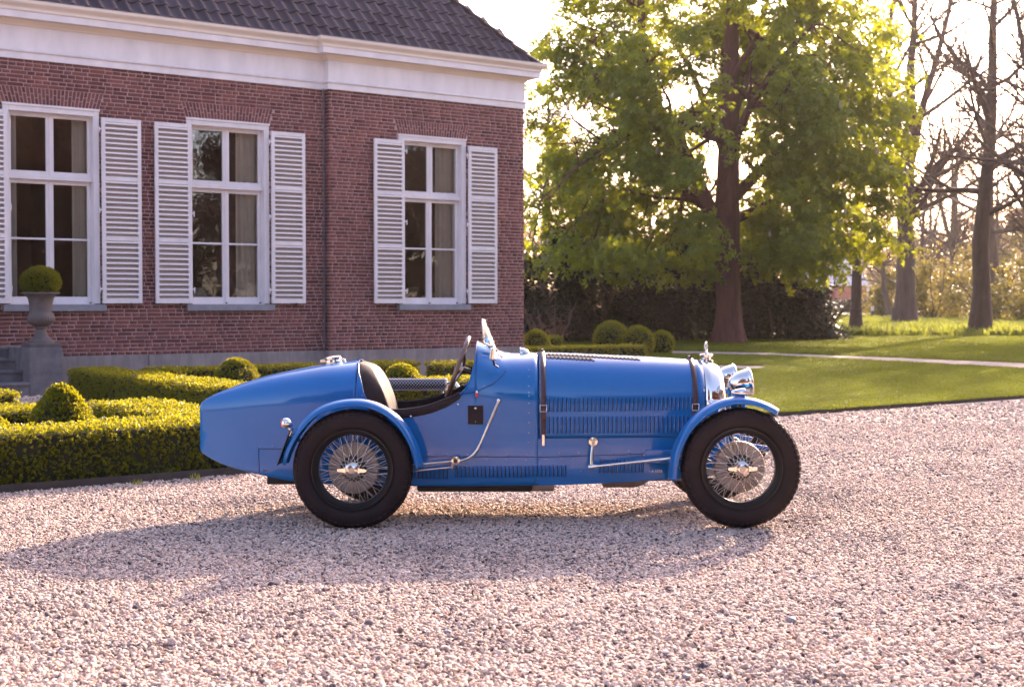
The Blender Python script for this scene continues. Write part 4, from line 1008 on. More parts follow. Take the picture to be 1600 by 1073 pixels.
def build_bare(name, seed, H, rad, label, loc, fork=None, lean=(0, 0), rz=0, maxlev=3, buds=1, nch=(6, 8), group='bare trees of the park'):
    out, tips = bare_tree(seed, H, rad, fork, lean, maxlev, nch); root = empty(name, loc, rz); tag(root, label, 'tree', group)
    t = link(bpy.data.objects.new('trunk', tubes_mesh('trunk', [out[0]], M['bark2'], 12)), root); link(bpy.data.objects.new('branches', tubes_mesh('branches', out[1:], M['bark2'], 5)), t)
    if buds and tips:
        T = np.array(tips); k = np.repeat(T, buds, 0) + RNG.normal(0, 0.25, (len(T) * buds, 3)); quad_leaves('buds', k, 0.10, M['budleaf'], root)['kind'] = 'stuff'
    return root
def gp_(px, py): return ground(px, py)
t_big = build_bare('bare_tree', 3, 22, 0.60, 'thick bare tree just right of the chestnut crown', gp_(1413, 513), 4, (0.4, 0))
t_b = build_bare('bare_tree', 8, 20, 0.42, 'tall grey bare tree nearest the right picture edge', gp_(1531, 525), None, (0.6, 0), 0, 3)
t_c = build_bare('bare_tree', 21, 14, 0.25, 'slender straight trunk under the right end of the chestnut crown', gp_(1337, 526), None, (0.1, 0))
t_d = build_bare('bare_tree', 33, 12, 0.28, 'thin crooked tree between the barn and the thick bare tree', gp_(1390, 500), None, (-1.6, 0), 0, 2, 1)
t_e = build_bare('bare_tree', 41, 15, 0.20, 'thin dark stem close behind the thick bare tree', gp_(1436, 503), None, (0.5, 0), 0, 2, 1)
def copy_at(src, px, Y, s, rz, label, base=None):
    c = copy_tree(src); x = (px - 800) / F_PX * Y; c.location = (x, Y, 0); c.scale = (s, s, s); c.rotation_euler = (0, 0, rz); c['label'] = label; return c
copy_at(t_b, 1552, 92, 1.0, 2.1, 'bare tree standing directly behind the right-hand grey tree')
for k, (src, px, Y, s, rz, lb) in enumerate(((t_big, 1490, 125, 0.8, 1.0, 'hazy bare tree between the two large right-hand trunks'), (t_b, 1375, 150, 0.9, 3.0, 'hazy bare tree beyond the pale meadow near the barn'), (t_big, 1600, 130, 0.85, 4.2, 'hazy bare tree at the right picture edge'),
        (t_b, 848, 62, 0.62, 0.6, 'bare tree showing between the house corner and the chestnut'), (t_big, 905, 110, 0.7, 2.5, 'distant bare tree hidden mostly behind the left of the chestnut'), (t_b, 1290, 175, 1.0, 5.0, 'distant bare tree left of the red barn'),
        (t_big, 1450, 185, 0.9, 0.2, 'far hazy bare tree behind the yellow shrubs'), (t_b, 1560, 175, 1.1, 1.7, 'far hazy bare tree behind the right-hand shrubs'), (t_big, 1230, 150, 0.8, 3.6, 'distant bare tree behind the chestnut trunk'), (t_b, 1020, 140, 0.9, 2.2, 'distant bare tree behind the dark rhododendrons'),
        (t_b, 1690, 90, 0.9, 0.4, 'bare tree just beyond the right picture edge'))):
    copy_at(src, px, Y, s, rz, lb)

# ---- shrubs: leaf clouds with stems
def shrub(name, c, r, rz, label, mat, n, size, cat='shrub', group=None, stems=True, seed=0, lobes=14, z0=0.0, hollow=0.5):
    rng = np.random.default_rng(seed + 100); root = empty(name, (c[0], c[1], 0)); tag(root, label, cat, group)
    P = []
    for k in range(lobes):
        d = rng.normal(size=3); d[2] = abs(d[2]); d /= np.linalg.norm(d); lc = d * np.array([r[0], r[1], rz]) * rng.uniform(0.35, 0.78); lr = rng.uniform(0.28, 0.48) * min(r[0], rz)
        m = n // lobes; e = rng.normal(size=(m, 3)); e /= np.linalg.norm(e, axis=1, keepdims=True); P.append(lc + e * lr * rng.uniform(hollow, 1.05, m)[:, None])
    P = np.concatenate(P); P[:, 2] += z0; P = P[P[:, 2] > 0.03]
    out = []
    for k in range(7):
        a = rng.uniform(0, 6.28); d = np.array([math.cos(a) * 0.5, math.sin(a) * 0.5, 1]); grow(rng, (0.2 * math.cos(a), 0.2 * math.sin(a), 0), d, rz * 1.0, 0.05, 2, 3, out, [], 0.2, 0.05, (3, 4), 0.6)
    link(bpy.data.objects.new('stems', tubes_mesh('stems', out, M['bark2'], 5)), root)
    n_ = len(P); o_ = P / (np.linalg.norm(P, axis=1, keepdims=True) + 1e-6); N = o_ * 0.6 + np.array([0, 0, 0.5]) + rng.normal(0, 0.5, (n_, 3))
    tv_ = np.array([(0, 0, 0), (0.5, 0.26, 0.05), (1, 0, -0.12), (0.5, -0.26, 0.05)]); tf_ = np.array([(0, 1, 2, 3)])
    V, F = scatter_template(tv_, tf_, P, rot_from_normal(N, rng.uniform(0, 6.28, n_)), rng.uniform(0.6, 1.3, n_) * size)
    link(bpy.data.objects.new('foliage', np_mesh('foliage', V, F, mat, np.repeat(rng.uniform(0, 0.98, n_), 4))), root); return root
rg = 'dark rhododendrons behind the lawn'
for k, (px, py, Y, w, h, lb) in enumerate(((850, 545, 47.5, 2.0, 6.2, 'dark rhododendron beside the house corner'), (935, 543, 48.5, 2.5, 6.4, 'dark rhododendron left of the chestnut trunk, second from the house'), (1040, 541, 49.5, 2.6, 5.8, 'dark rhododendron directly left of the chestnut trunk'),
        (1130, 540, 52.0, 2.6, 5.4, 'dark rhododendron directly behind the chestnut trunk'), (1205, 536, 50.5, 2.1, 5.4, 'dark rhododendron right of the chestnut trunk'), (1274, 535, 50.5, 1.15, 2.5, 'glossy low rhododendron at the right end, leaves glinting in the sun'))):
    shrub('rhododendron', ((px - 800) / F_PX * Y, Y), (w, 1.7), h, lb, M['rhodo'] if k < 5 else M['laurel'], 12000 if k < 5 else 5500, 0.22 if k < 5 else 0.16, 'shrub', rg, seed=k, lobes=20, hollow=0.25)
shrub('copper_shrub', (at(858, 500, 40)[0], 40.0), (0.75, 0.6), 1.5, 'reddish brown twiggy shrub by the house corner', M['redleaf'], 700, 0.10, seed=30)
yg = 'yellow green spring shrubs at the wood edge'
for k, (px, Y, w, h, lb) in enumerate(((1385, 118, 2.6, 5.5, 'yellow green shrub beside the thin crooked tree'), (1455, 92, 3.0, 6.5, 'yellow green shrub right of the thick bare tree'), (1500, 98, 3.0, 7.5, 'tall yellow green shrub between the two big trunks'),
        (1560, 86, 2.6, 5.0, 'green shrub right of the grey tree'), (1605, 80, 2.6, 5.5, 'dense green shrub at the right picture edge'), (1475, 130, 4.5, 11.0, 'large golden bush far behind between the trunks'), (1580, 120, 4.5, 10.0, 'large golden bush far behind at the right'), (1400, 150, 5.0, 11.0, 'golden hazy bush behind the thick bare tree'), (1690, 95, 4.0, 6.5, 'green bush just beyond the right picture edge'))):
    shrub('spring_shrub', ((px - 800) / F_PX * Y, Y), (w, w * 0.8), h, lb, M['shrubleaf'], 3400, 0.26 if Y < 105 else 0.36, 'shrub', yg, seed=50 + k, lobes=18, hollow=0.1)
# far belt of wood closing the view: one mass
def far_wood():
    P = []
    n = 60000
    X = RNG.uniform(-260, 260, n); Y = 330 + RNG.uniform(0, 45, n) - 0.0006 * X ** 2; top = 20 + 4 * np.sin(X * 0.11) + 3 * np.sin(X * 0.31 + 1) + 2 * np.sin(X * 0.83)
    Z = RNG.uniform(0, 1, n) ** 0.8 * top; P = np.stack([X, Y, Z], 1)
    o = quad_leaves('far_wood', P, 1.7, M['budleaf'], None); tag(o, 'far belt of hazy spring woodland along the horizon', 'woodland', None, 'stuff')
far_wood()

# ---- barn, hedge, post in the distance
bx = at(1290, 480, 230)[0]; barn = empty('red_barn', (bx, 230, 0), R(4)); tag(barn, 'red barn with pale roof far behind the trees', 'barn')
MB().box(-1.5, 7.2, 0, 9, 0, 4.5).obj('wall', M['barn'], barn); MB().box(7.0, 7.5, -0.1, 0.2, 0, 4.5).obj('corner_post', M['white'], barn); MB().box(-2.5, -1.4, -0.05, 1, 0.2, 4.4).obj('door', M['dark'], barn)
MB().add([(-3.2, -0.6, 4.4), (7.9, -0.6, 4.4), (5.2, 4.5, 9.8), (-3.2, 4.5, 9.8), (-3.2, 9.6, 4.4), (7.9, 9.6, 4.4)], [(0, 1, 2, 3), (3, 2, 5, 4), (1, 5, 2), (0, 3, 4)]).obj('roof', M['barnroof'], barn)
hb = at(1325, 487, 205); hr = empty('clipped_hedge', (hb[0], 205, 0)); tag(hr, 'dark clipped hedge in front of the red barn', 'hedge')
MB().box(-5, 5.2, -0.6, 0.6, 0, 1.9).obj('twigs', M['boxcore'], hr); n = 3000; P = np.stack([RNG.uniform(-5, 5.2, n), RNG.uniform(-0.7, -0.5, n), RNG.uniform(0, 2.0, n)], 1); P[: n // 4, 1] = RNG.uniform(-0.6, 0.6, n // 4); P[: n // 4, 2] = 1.95
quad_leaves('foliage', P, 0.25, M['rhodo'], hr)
pg = ground(1363, 500); po = empty('white_post', pg); tag(po, 'small dark post with white top on the far meadow', 'post')
MB().box(-0.08, 0.08, -0.08, 0.08, 0, 0.75).obj('post', M['dark'], po, bevel=0.01); MB().box(-0.10, 0.10, -0.10, 0.10, 0.75, 1.15).obj('cap', M['white'], po, bevel=0.02); MB().lathe([(0.0, 1.15), (0.09, 1.17), (0.0, 1.35)], 10).obj('finial', M['barn'], po)

# ---- trees round the viewer: outside the picture, mirrored in the windows and the paint, or throwing shade on the lawn
for k, (x, y, s, rz, lb) in enumerate(((-16, -34, 0.9, 3.3, 'leafy chestnut behind the camera at left, mirrored in the car tail'), (7, -40, 0.85, 4.6, 'leafy chestnut behind the camera, mirrored in the bonnet'))):
    c = copy_tree(tree); c.location = (x, y, 0); c.scale = (s, s, s); c.rotation_euler = (0, 0, rz); c['label'] = lb; c['group'] = 'chestnuts mirrored in the paint'
    for ch in list(c.children):
        if ch.name.startswith('crown'):
            for f_ in list(ch.children): bpy.data.objects.remove(f_)
for k, (src, x, y, s, rz, lb) in enumerate(((t_big, 24, -22, 0.8, 0.5, 'bare tree behind the camera at right'), (t_big, -30, -26, 0.8, 1.5, 'bare tree behind the camera at far left'), (t_big, 33, 14, 0.8, 2.5, 'bare tree mirrored in the window nearest the corner'), (t_b, 30, 4, 0.9, 0.3, 'bare tree mirrored in the middle window'), (t_big, 34, -6, 0.8, 4.0, 'bare tree mirrored in the window behind the urn'), (t_b, 41, 9, 1.0, 5.0, 'second bare tree mirrored in the middle window'),
        (t_b, 20.8, 50, 0.8, 1.2, 'bare tree beyond the right picture edge shading the lawn'), (t_big, 24.5, 56, 0.75, 3.1, 'second bare tree beyond the right edge shading the lawn'), (t_b, 26.5, 49, 0.8, 2.2, 'third bare tree beyond the right edge shading the lawn'), (t_big, 18.6, 46, 0.62, 0.9, 'fourth bare tree beyond the right edge shading the lawn'))):
    c = copy_tree(src); c.location = (x, y, 0); c.scale = (s, s, s); c.rotation_euler = (0, 0, rz); c['label'] = lb; c['group'] = 'bare trees outside the picture'
for k, (x, y, s, rz, lb) in enumerate(((38, 16, 0.95, 0.4, 'copper beech mirrored in the window nearest the corner'), (37, 5, 0.95, 1.7, 'copper beech mirrored in the middle window'), (34, -7, 0.95, 2.9, 'copper beech mirrored in the window behind the urn'), (26, -20, 1.1, 4.1, 'copper beech behind the camera at right'), (-6, -38, 1.0, 0.8, 'copper beech behind the camera at left'), (14, -26, 0.95, 2.0, 'copper beech behind the camera mirrored in the bonnet'), (-25, -24, 0.95, 5.2, 'copper beech behind the camera at far left'), (-9, -12, 1.15, 1.1, 'tall copper beech close behind the camera at left, mirrored in the car tail'), (17, -12, 1.1, 0.2, 'tall copper beech close behind the camera at right, mirrored in the bonnet'))):
    c = copy_tree(tree); c.location = (x, y, 0); c.scale = (s, s, s); c.rotation_euler = (0, 0, rz); c.name = 'copper_beech'; c['label'] = lb; c['group'] = 'copper beeches outside the picture'
    for ch in list(c.children):
        if ch.name.startswith('crown'):
            ch.material_slots[0].link = 'OBJECT'; ch.material_slots[0].material = M['redleaf']
            for f_ in list(ch.children): bpy.data.objects.remove(f_)
rh = [o for o in COL.objects if o.name.startswith('rhododendron') and o.parent is None]
for k, (x, y, s) in enumerate(((40, 22, 2.2), (43, 13, 2.4), (41, 3, 2.2), (39, -7, 2.4), (36, -17, 2.2))):
    c = copy_tree(rh[k % 3]); c.location = (x, y, 0); c.scale = (s, s, s * 0.8); c.rotation_euler = (0, 0, 1.2); c['label'] = ('tall dark shrub mirrored in the corner window', 'second tall dark shrub mirrored in the corner window', 'tall dark shrub mirrored in the middle window', 'tall dark shrub mirrored in the window behind the urn', 'tall dark shrub right of the camera')[k]; c['group'] = 'dark shrubs mirrored in the windows'

# ================================================================== VINTAGE CAR
CY = 9.1
car = empty('vintage_racing_car', (0, CY, 0)); tag(car, 'bright blue open two-seat vintage racing car parked on the gravel', 'car')
def pchip(xs, ys):
    xs = np.array(xs, float); ys = np.array(ys, float); h = np.diff(xs); dl = np.diff(ys) / h; m = np.zeros_like(xs); m[0], m[-1] = dl[0], dl[-1]
    for i in range(1, len(xs) - 1):
        if dl[i-1] * dl[i] > 0: w1, w2 = 2*h[i] + h[i-1], h[i] + 2*h[i-1]; m[i] = (w1 + w2) / (w1 / dl[i-1] + w2 / dl[i])
    def f(x):
        i = int(np.clip(np.searchsorted(xs, x) - 1, 0, len(xs) - 2)); t = (x - xs[i]) / h[i]; t2, t3 = t*t, t*t*t
        return float((2*t3-3*t2+1)*ys[i] + (t3-2*t2+t)*h[i]*m[i] + (-2*t3+3*t2)*ys[i+1] + (t3-t2)*h[i]*m[i+1])
    return f
f_w = pchip([-2.085, -2.06, -1.86, -1.64, -1.42, -1.25, -1.03, -0.6, -0.2, 0.17, 0.6, 1.0, 1.26, 1.4], [0.010, 0.026, 0.125, 0.215, 0.288, 0.332, 0.375, 0.408, 0.418, 0.405, 0.372, 0.328, 0.292, 0.27])
f_zt = pchip([-2.085, -2.06, -1.863, -1.641, -1.419, -1.248, -1.034, -0.6, -0.235, -0.16, -0.09, -0.02, 0.10, 0.17, 0.7, 1.26, 1.4], [0.715, 0.742, 0.834, 0.907, 0.956, 0.988, 1.014, 1.07, 1.138, 1.108, 1.080, 1.063, 1.062, 1.064, 1.045, 1.012, 1.0])
f_zs = pchip([-2.085, -1.86, -1.64, -1.42, -1.25, -1.03, -0.6, -0.235, 0.0, 0.17, 1.26, 1.4], [0.655, 0.685, 0.715, 0.74, 0.757, 0.77, 0.79, 0.80, 0.79, 0.765, 0.715, 0.71])
f_zb = pchip([-2.085, -2.07, -1.656, -1.40, -1.1, -0.6, 0.2, 1.0, 1.4], [0.415, 0.395, 0.272, 0.236, 0.225, 0.222, 0.226, 0.255, 0.28])
f_zr = pchip([-1.06, -1.035, -1.0, -0.972, -0.945, -0.90, -0.82, -0.735, -0.564, -0.43, -0.34, -0.306, -0.279, -0.254, -0.238, -0.226], [2.0, 1.2, 0.97, 0.89, 0.80, 0.735, 0.705, 0.704, 0.726, 0.772, 0.812, 0.838, 0.878, 0.955, 1.03, 1.20])
EXN = 2.15
def section(x, zb=None, dw=0.0, dt=0.0, zclip=None, n=34):
    """right half profile (y>0) from the bottom edge to the top, clipped at zclip"""
    w, zt, zs = f_w(x) + dw, f_zt(x) + dt, f_zs(x); b = f_zb(x) if zb is None else zb
    P = []
    for i in range(10):
        t = i / 10; z = b + (zs - b) * t; k = max(0.0, (0.36 - z) / 0.2); P.append((w * (1 - 0.05 * k * k), z))
    for i in range(41):
        a = PI / 2 * i / 40; P.append((w * math.cos(a) ** (2 / EXN) if i < 40 else 0.0, zs + (zt - zs) * math.sin(a) ** (2 / EXN)))
    P = np.array(P)
    if zclip is not None and zclip < zt:
        k = np.searchsorted(P[:, 1], zclip); t = (zclip - P[k-1, 1]) / (P[k, 1] - P[k-1, 1] + 1e-9); P = np.vstack([P[:k], P[k-1] + (P[k] - P[k-1]) * t])
    s = np.concatenate([[0], np.cumsum(np.linalg.norm(np.diff(P, axis=0), axis=1))]); q = np.linspace(0, s[-1], n)
    return np.stack([np.interp(q, s, P[:, 0]), np.interp(q, s, P[:, 1])], 1)
def side_y(x, z, dw=0.0):
    P = section(x, None, dw, 0, None, 90); return float(np.interp(z, P[:, 1], P[:, 0]))
def loft(xs, zb=None, dw=0.0, dt=0.0, clip=None):
    mb = MB()
    for s in (-1, 1):
        mb.grid([[(x, s * y, z) for y, z in section(x, zb(x) if callable(zb) else zb, dw, dt, None if clip is None else clip(x))] for x in xs])
    return mb
def pxl(px, py, y):       # photograph position at lateral offset y -> car-local point
    p = at(px, py, CY + y); return (float(p[0]), y, float(p[2]))

# body shell: tail, cockpit sides and scuttle
xs = sorted(set(list(np.linspace(-2.085, -2.03, 5)) + list(np.linspace(-2.03, -1.06, 22)) + list(np.linspace(-1.06, -0.80, 22)) + list(np.linspace(-0.80, -0.36, 10)) + list(np.linspace(-0.36, -0.215, 26)) + list(np.linspace(-0.215, 0.168, 14))))
def rim(x):
    return f_zr(x) if -1.06 < x < -0.226 else 9.0
body = loft(xs, clip=rim).obj('body', M['paint'], car, 40, weld=1e-5)
sm = body.modifiers.new('shell', 'SOLIDIFY'); sm.thickness = 0.006; sm.offset = -1
# tail closing strip
MB().add([(-2.085, -0.010, 0.415), (-2.085, 0.010, 0.415), (-2.085, 0.010, 0.69), (-2.085, -0.010, 0.69)], [(0, 1, 2, 3)]).obj('tail_edge', M['paint'], car)
# bonnet
HB = 0.532
bon = loft(np.linspace(0.176, 1.252, 30), HB, 0.002, 0.002).obj('bonnet', M['paint'], car, 40, weld=1e-5)
sm = bon.modifiers.new('shell', 'SOLIDIFY'); sm.thickness = 0.006; sm.offset = -1
# lower side panels beneath the bonnet and front bulkhead
mb = MB()
for s in (-1, 1):
    mb.grid([[(x, s * (f_w(x) * (1 - 0.05 * max(0, (0.36 - z) / 0.2) ** 2)), z) for z in np.linspace(f_zb(x), HB - 0.004, 6)] for x in np.linspace(0.1675, 1.30, 14)])
low_p = mb.obj('lower_panel', M['paint'], car, 40)
def plate(name, x, mat, dw=-0.012, zclip=None, parent=None, dt=-0.01):
    P = section(x, None, dw, dt, zclip, 30); mb = MB(); rows = [[(x, -y, z) for y, z in P], [(x, y, z) for y, z in P]]
    return mb.grid(rows).obj(name, mat, parent or car)
plate('bulkhead', -0.12, M['dark']); plate('bulkhead', 0.172, M['dark']); plate('bulkhead', -1.02, M['leather'], -0.01, 0.99)
# floor
mb = MB(); mb.grid([[(x, -f_w(x) * 0.95, f_zb(x) + 0.012), (x, f_w(x) * 0.95, f_zb(x) + 0.012)] for x in np.linspace(-2.05, 1.28, 30)]); mb.obj('undertray', M['dark'], car)
# inner trim of the cockpit
ins = loft(np.linspace(-1.0, -0.228, 40), 0.36, -0.022, -0.02, lambda x: min(rim(x) - 0.004, f_zt(x) - 0.03)).obj('cockpit_lining', M['leather'], car, 40)
mb = MB().grid([[(x, -f_w(x) + 0.03, 0.40), (x, f_w(x) - 0.03, 0.40)] for x in (-1.0, -0.6, -0.2)]); mb.obj('cockpit_floor', M['dark'], car)
for s in (-1, 1):
    MB().tube([(-0.655, s * (side_y(-0.655, 0.60) - 0.026), z) for z in (0.45, 0.55, 0.65, 0.70)], 0.004, 6).obj('lining_seam', M['black'], car)
# padded leather rim and the leather band with studs outside it
for s in (-1, 1):
    px_ = np.linspace(-0.93, -0.335, 26)
    pad = MB().tube([(x, s * (side_y(x, f_zr(x)) - 0.008), f_zr(x) - 0.001) for x in px_], 0.013, 8).obj('cockpit_rim', M['leather'], car, 60)
    rows = []
    for x in px_:
        z1 = f_zr(x) + 0.002; hgt = 0.050 if x < -0.42 else 0.050 - 0.18 * (x + 0.42) ** 1
        rows.append([(x + 0.02 * (1 - t) * (x > -0.45), s * (side_y(x, z1 - hgt * t) + 0.004 + 0.004 * math.sin(PI * t)), z1 - hgt * t) for t in (0, 0.3, 0.6, 0.85, 1.0)])
    b = MB().grid(rows).obj('rim_band', M['leather'], car, 60); sm = b.modifiers.new('t', 'SOLIDIFY'); sm.thickness = 0.004
stud = MB().lathe([(0.0, 0.005), (0.005, 0.004), (0.0075, 0.0)], 10, axis='z').mesh('stud', M['chrome'], 60)
def on_side(x, z, off=0.0, s=-1):
    y = side_y(x, z); y2 = side_y(x, z + 0.01); tilt = math.atan2(y2 - y, 0.01); return (x, s * (y + off), z), tilt
def put_side(name, me, x, z, parent, off=0.0, s=-1, sc=(1, 1, 1)):
    p, tilt = on_side(x, z, off, s); return inst(name, me, parent, p, (R(90) * (1 if s < 0 else -1) - (tilt if s < 0 else -tilt), 0, 0), sc)
for px, py in ((605, 651), (642, 651), (716, 632)):
    p = pxl(px, py, -0.41); put_side('stud', stud, p[0], p[2] + 0.003, car, 0.010)

# seat back
q = MB(); rows = []
for t in np.linspace(0, 1, 26):
    z = 0.42 + (1.002 - 0.42) * t
    xf = float(np.interp(z, [0.42, 0.55, 0.69, 0.757, 0.85, 0.92, 0.965, 0.99, 1.002], [-0.735, -0.755, -0.785, -0.805, -0.84, -0.875, -0.91, -0.95, -1.0])); xb = -1.015 + (0 if z > 0.8 else (0.8 - z) * 0.25)
    hwid = min(side_y(-1.0, min(z, 1.0)) - 0.014, 0.36) if z < 0.99 else side_y(-1.02, 0.985) * 0.9
    row = []
    for u in np.linspace(-1, 1, 49):
        au = abs(u); y = u * hwid
        if au > 0.94: x = xb + (xf - xb) * 0.55 * (1 - (au - 0.94) / 0.06)
        elif au > 0.72: x = xb + (xf - xb) * (0.55 + 0.45 * math.sin(PI / 2 * (0.94 - au) / 0.22))
        else: x = xf - 0.010 * abs(math.sin(u * PI * 7.0)) ** 0.5 * (-1) - 0.010
        row.append((x, y, z))
    rows.append(row)
q.grid(rows).obj('seat_back', M['leather'], car, 70)
MB().box(-0.80, -0.42, -0.34, 0.34, 0.40, 0.50).obj('seat_cushion', M['leather'], car, bevel=0.03, seg=3)
# pale edge bead of the tail panel at the seat
for s in (-1, 1):
    xs_ = np.linspace(-1.034, -0.93, 16); MB().tube([(x, s * (side_y(x, min(f_zr(x), f_zt(x) - 0.001)) + 0.001), min(f_zr(x), f_zt(x) - 0.001)) for x in xs_], 0.0045, 6).obj('panel_bead', M['paint'], car, 60)
# scuttle lip bead
pts = []
for x in np.linspace(-0.335, -0.2265, 30): pts.append((x, side_y(x, min(f_zr(x), f_zt(x))), min(f_zr(x), f_zt(x))))
MB().tube([(a, -b, c) for a, b, c in pts] + [(a, b, c) for a, b, c in pts[::-1]], 0.004, 6).obj('scuttle_lip', M['paint'], car, 60)

# steering wheel
ax = Vector((0.939, 0, -0.343)).normalized(); swc = Vector(pxl(716, 574, -0.16)); u = Vector((0, 1, 0)); w_ = ax.cross(u)
sw = MB().tube([swc + (u * math.cos(a) + w_ * math.sin(a)) * 0.207 for a in np.linspace(0, 2*PI, 49)[:-1]], 0.0145, 10, closed=True).obj('steering_wheel', M['wood'], car, 80)
for k in range(4):
    a = PI / 4 + k * PI / 2; d = u * math.cos(a) + w_ * math.sin(a); MB().tube([swc + ax * 0.03 + d * 0.03, swc + ax * 0.012 + d * 0.12, swc + d * 0.20], [0.010, 0.008, 0.007], 6).obj('spoke', M['steel'], sw, 60)
MB().tube([swc - ax * 0.005, swc + ax * 0.035], 0.036, 16).obj('hub', M['steel'], sw, 40)
for k in range(20):
    a = k * 2 * PI / 20; d = u * math.cos(a) + w_ * math.sin(a); MB().tube([swc - ax * 0.013 + d * 0.207, swc - ax * 0.019 + d * 0.207], 0.004, 6).obj('rivet', M['steel'], sw)
MB().tube([swc + ax * 0.03, swc + ax * 0.24], 0.019, 12).obj('steering_column', M['black'], car, 40)
MB().tube([swc + ax * 0.03 + Vector((0.0, 0, 0.0)), swc + ax * 0.045 + Vector((0, -0.03, 0.075))], 0.005, 6).obj('control_lever', M['chrome'], car)
# dashboard with dials
da = MB(); P = section(-0.21, 0.80, -0.02, -0.03, None, 24); da.grid([[(-0.195, -y, z) for y, z in P], [(-0.195, y, z) for y, z in P]]); dash = da.obj('dashboard', M['black'], car)
for y_, z_, r_ in ((-0.05, 0.95, 0.045), (0.10, 0.96, 0.045), (0.22, 0.92, 0.03)): MB().lathe([(0.0, -0.202), (r_ * 0.85, -0.202), (r_, -0.206), (r_, -0.195)], 20, (0, y_, z_), 'x').obj('dial', M['chrome'], dash, 40)
# perforated sleeve beyond the far side of the cockpit
def sleeve():
    a = pxl(602, 600.5, 0.52); b = pxl(698, 600.5, 0.52); n = 40; m = 32; r_ = 0.043; me = bpy.data.meshes.new('perforated_sleeve'); V = []; F = []; UV = []
    for i in range(m + 1):
        for j in range(n + 1): V.append((a[0] + (b[0] - a[0]) * i / m, a[1] + r_ * math.cos(2*PI*j/n), a[2] + r_ * math.sin(2*PI*j/n)))
    for i in range(m):
        for j in range(n): F.append((i*(n+1)+j, i*(n+1)+j+1, (i+1)*(n+1)+j+1, (i+1)*(n+1)+j)); UV += [(i/m, j/n), (i/m, (j+1)/n), ((i+1)/m, (j+1)/n), ((i+1)/m, j/n)]
    me.from_pydata(V, [], F); l = me.uv_layers.new(name='UVMap')
    for k, uv in enumerate(UV): l.data[k].uv = uv
    for p in me.polygons: p.use_smooth = True
    me.materials.append(M['perf']); o = inst('perforated_sleeve', me, car)
    for k, x in enumerate((a[0] + 0.0, b[0] - 0.0)):
        s_ = -1 if k == 0 else 1; MB().lathe([(0.0, x + s_*0.004), (0.036, x + s_*0.004), (0.044, x + s_*0.002), (0.045, x - s_*0.012)], 24, (0, a[1], a[2]), 'x').obj('end_cap', M['steel'], o, 40)
        MB().tube([(x - s_*0.03, a[1], a[2] - 0.04), (x - s_*0.03, a[1] - 0.05, a[2] - 0.12), (x - s_*0.03, 0.40, 0.62)], 0.010, 8).obj('bracket', M['steel'], o, 60)
    MB().tube([(b[0], a[1], a[2]), (b[0] + 0.05, a[1] - 0.02, a[2] + 0.03), (b[0] + 0.11, 0.42, a[2] - 0.05)], 0.014, 8).obj('outlet', M['nickel'], o, 60)
sleeve()
# aero screens
def screen(y):
    q = MB(); hw_ = 0.15; cols = []
    for a in np.linspace(-1, 1, 15):
        b0 = Vector(pxl(777, 545, y)) + Vector((-0.085 * a * a, a * hw_, 0.045 * a * a)); t0 = Vector(pxl(760, 500, y)) + Vector((-0.026 * a * a, a * hw_ * 0.86, 0.0))
        cols.append([b0.lerp(t0, t) for t in np.linspace(0, 1, 6)])
    edge = [c[0] for c in cols] + cols[-1][1:] + [c[-1] for c in cols[::-1]][1:] + cols[0][::-1][1:-1]
    f = MB().tube(edge, 0.0042, 8, closed=True).obj('aero_screen', M['nickel'], car, 60)
    q.grid(cols).obj('pane', M['glass'], f, 60)
    for a in (2, 12):
        c = cols[a][0]; MB().tube([cols[a][1], c + Vector((0.0, 0, -0.012)), Vector((c.x + 0.08, c.y, f_zt(min(c.x + 0.08, 0.15)) - 0.03))], 0.007, 8).obj('bracket', M['chrome'], f, 60)
        MB().tube([c + Vector((-0.015, 0, 0.0)), c + Vector((0.02, 0, -0.003))], 0.012, 8).obj('clamp', M['chrome'], f, 40)
screen(-0.14)
# rear-view mirror on the scuttle side
mp = Vector(pxl(771, 553, -0.45)); mr = MB().box(-0.014, 0.016, -0.05, 0.05, -0.04, 0.04).obj('mirror', M['chrome'], car, bevel=0.012, seg=3, loc=mp)
mr.rotation_euler = (0, R(6), R(-12)); MB().tube([Vector((0.0, 0.0, -0.03)), Vector((0.006, 0.03, -0.07)), Vector((0.02, 0.08, -0.085))], 0.007, 8).obj('bracket', M['black'], mr, 60)
# scuttle vent scoop
sx = 0.055; q = MB(); rows = []
for i in range(7):
    t = i / 6; r_ = 0.042 * math.sqrt(1 - t * t * 0.97); rows.append([(sx + 0.062 * t, -0.04 + r_ * math.cos(a), f_zt(sx) - 0.006 + r_ * 0.95 * math.sin(a)) for a in np.linspace(0, PI, 13)])
sc = q.grid(rows).obj('vent_scoop', M['nickel'], car, 60); MB().tube(rows[0], 0.004, 6).obj('scoop_lip', M['chrome'], sc, 60)
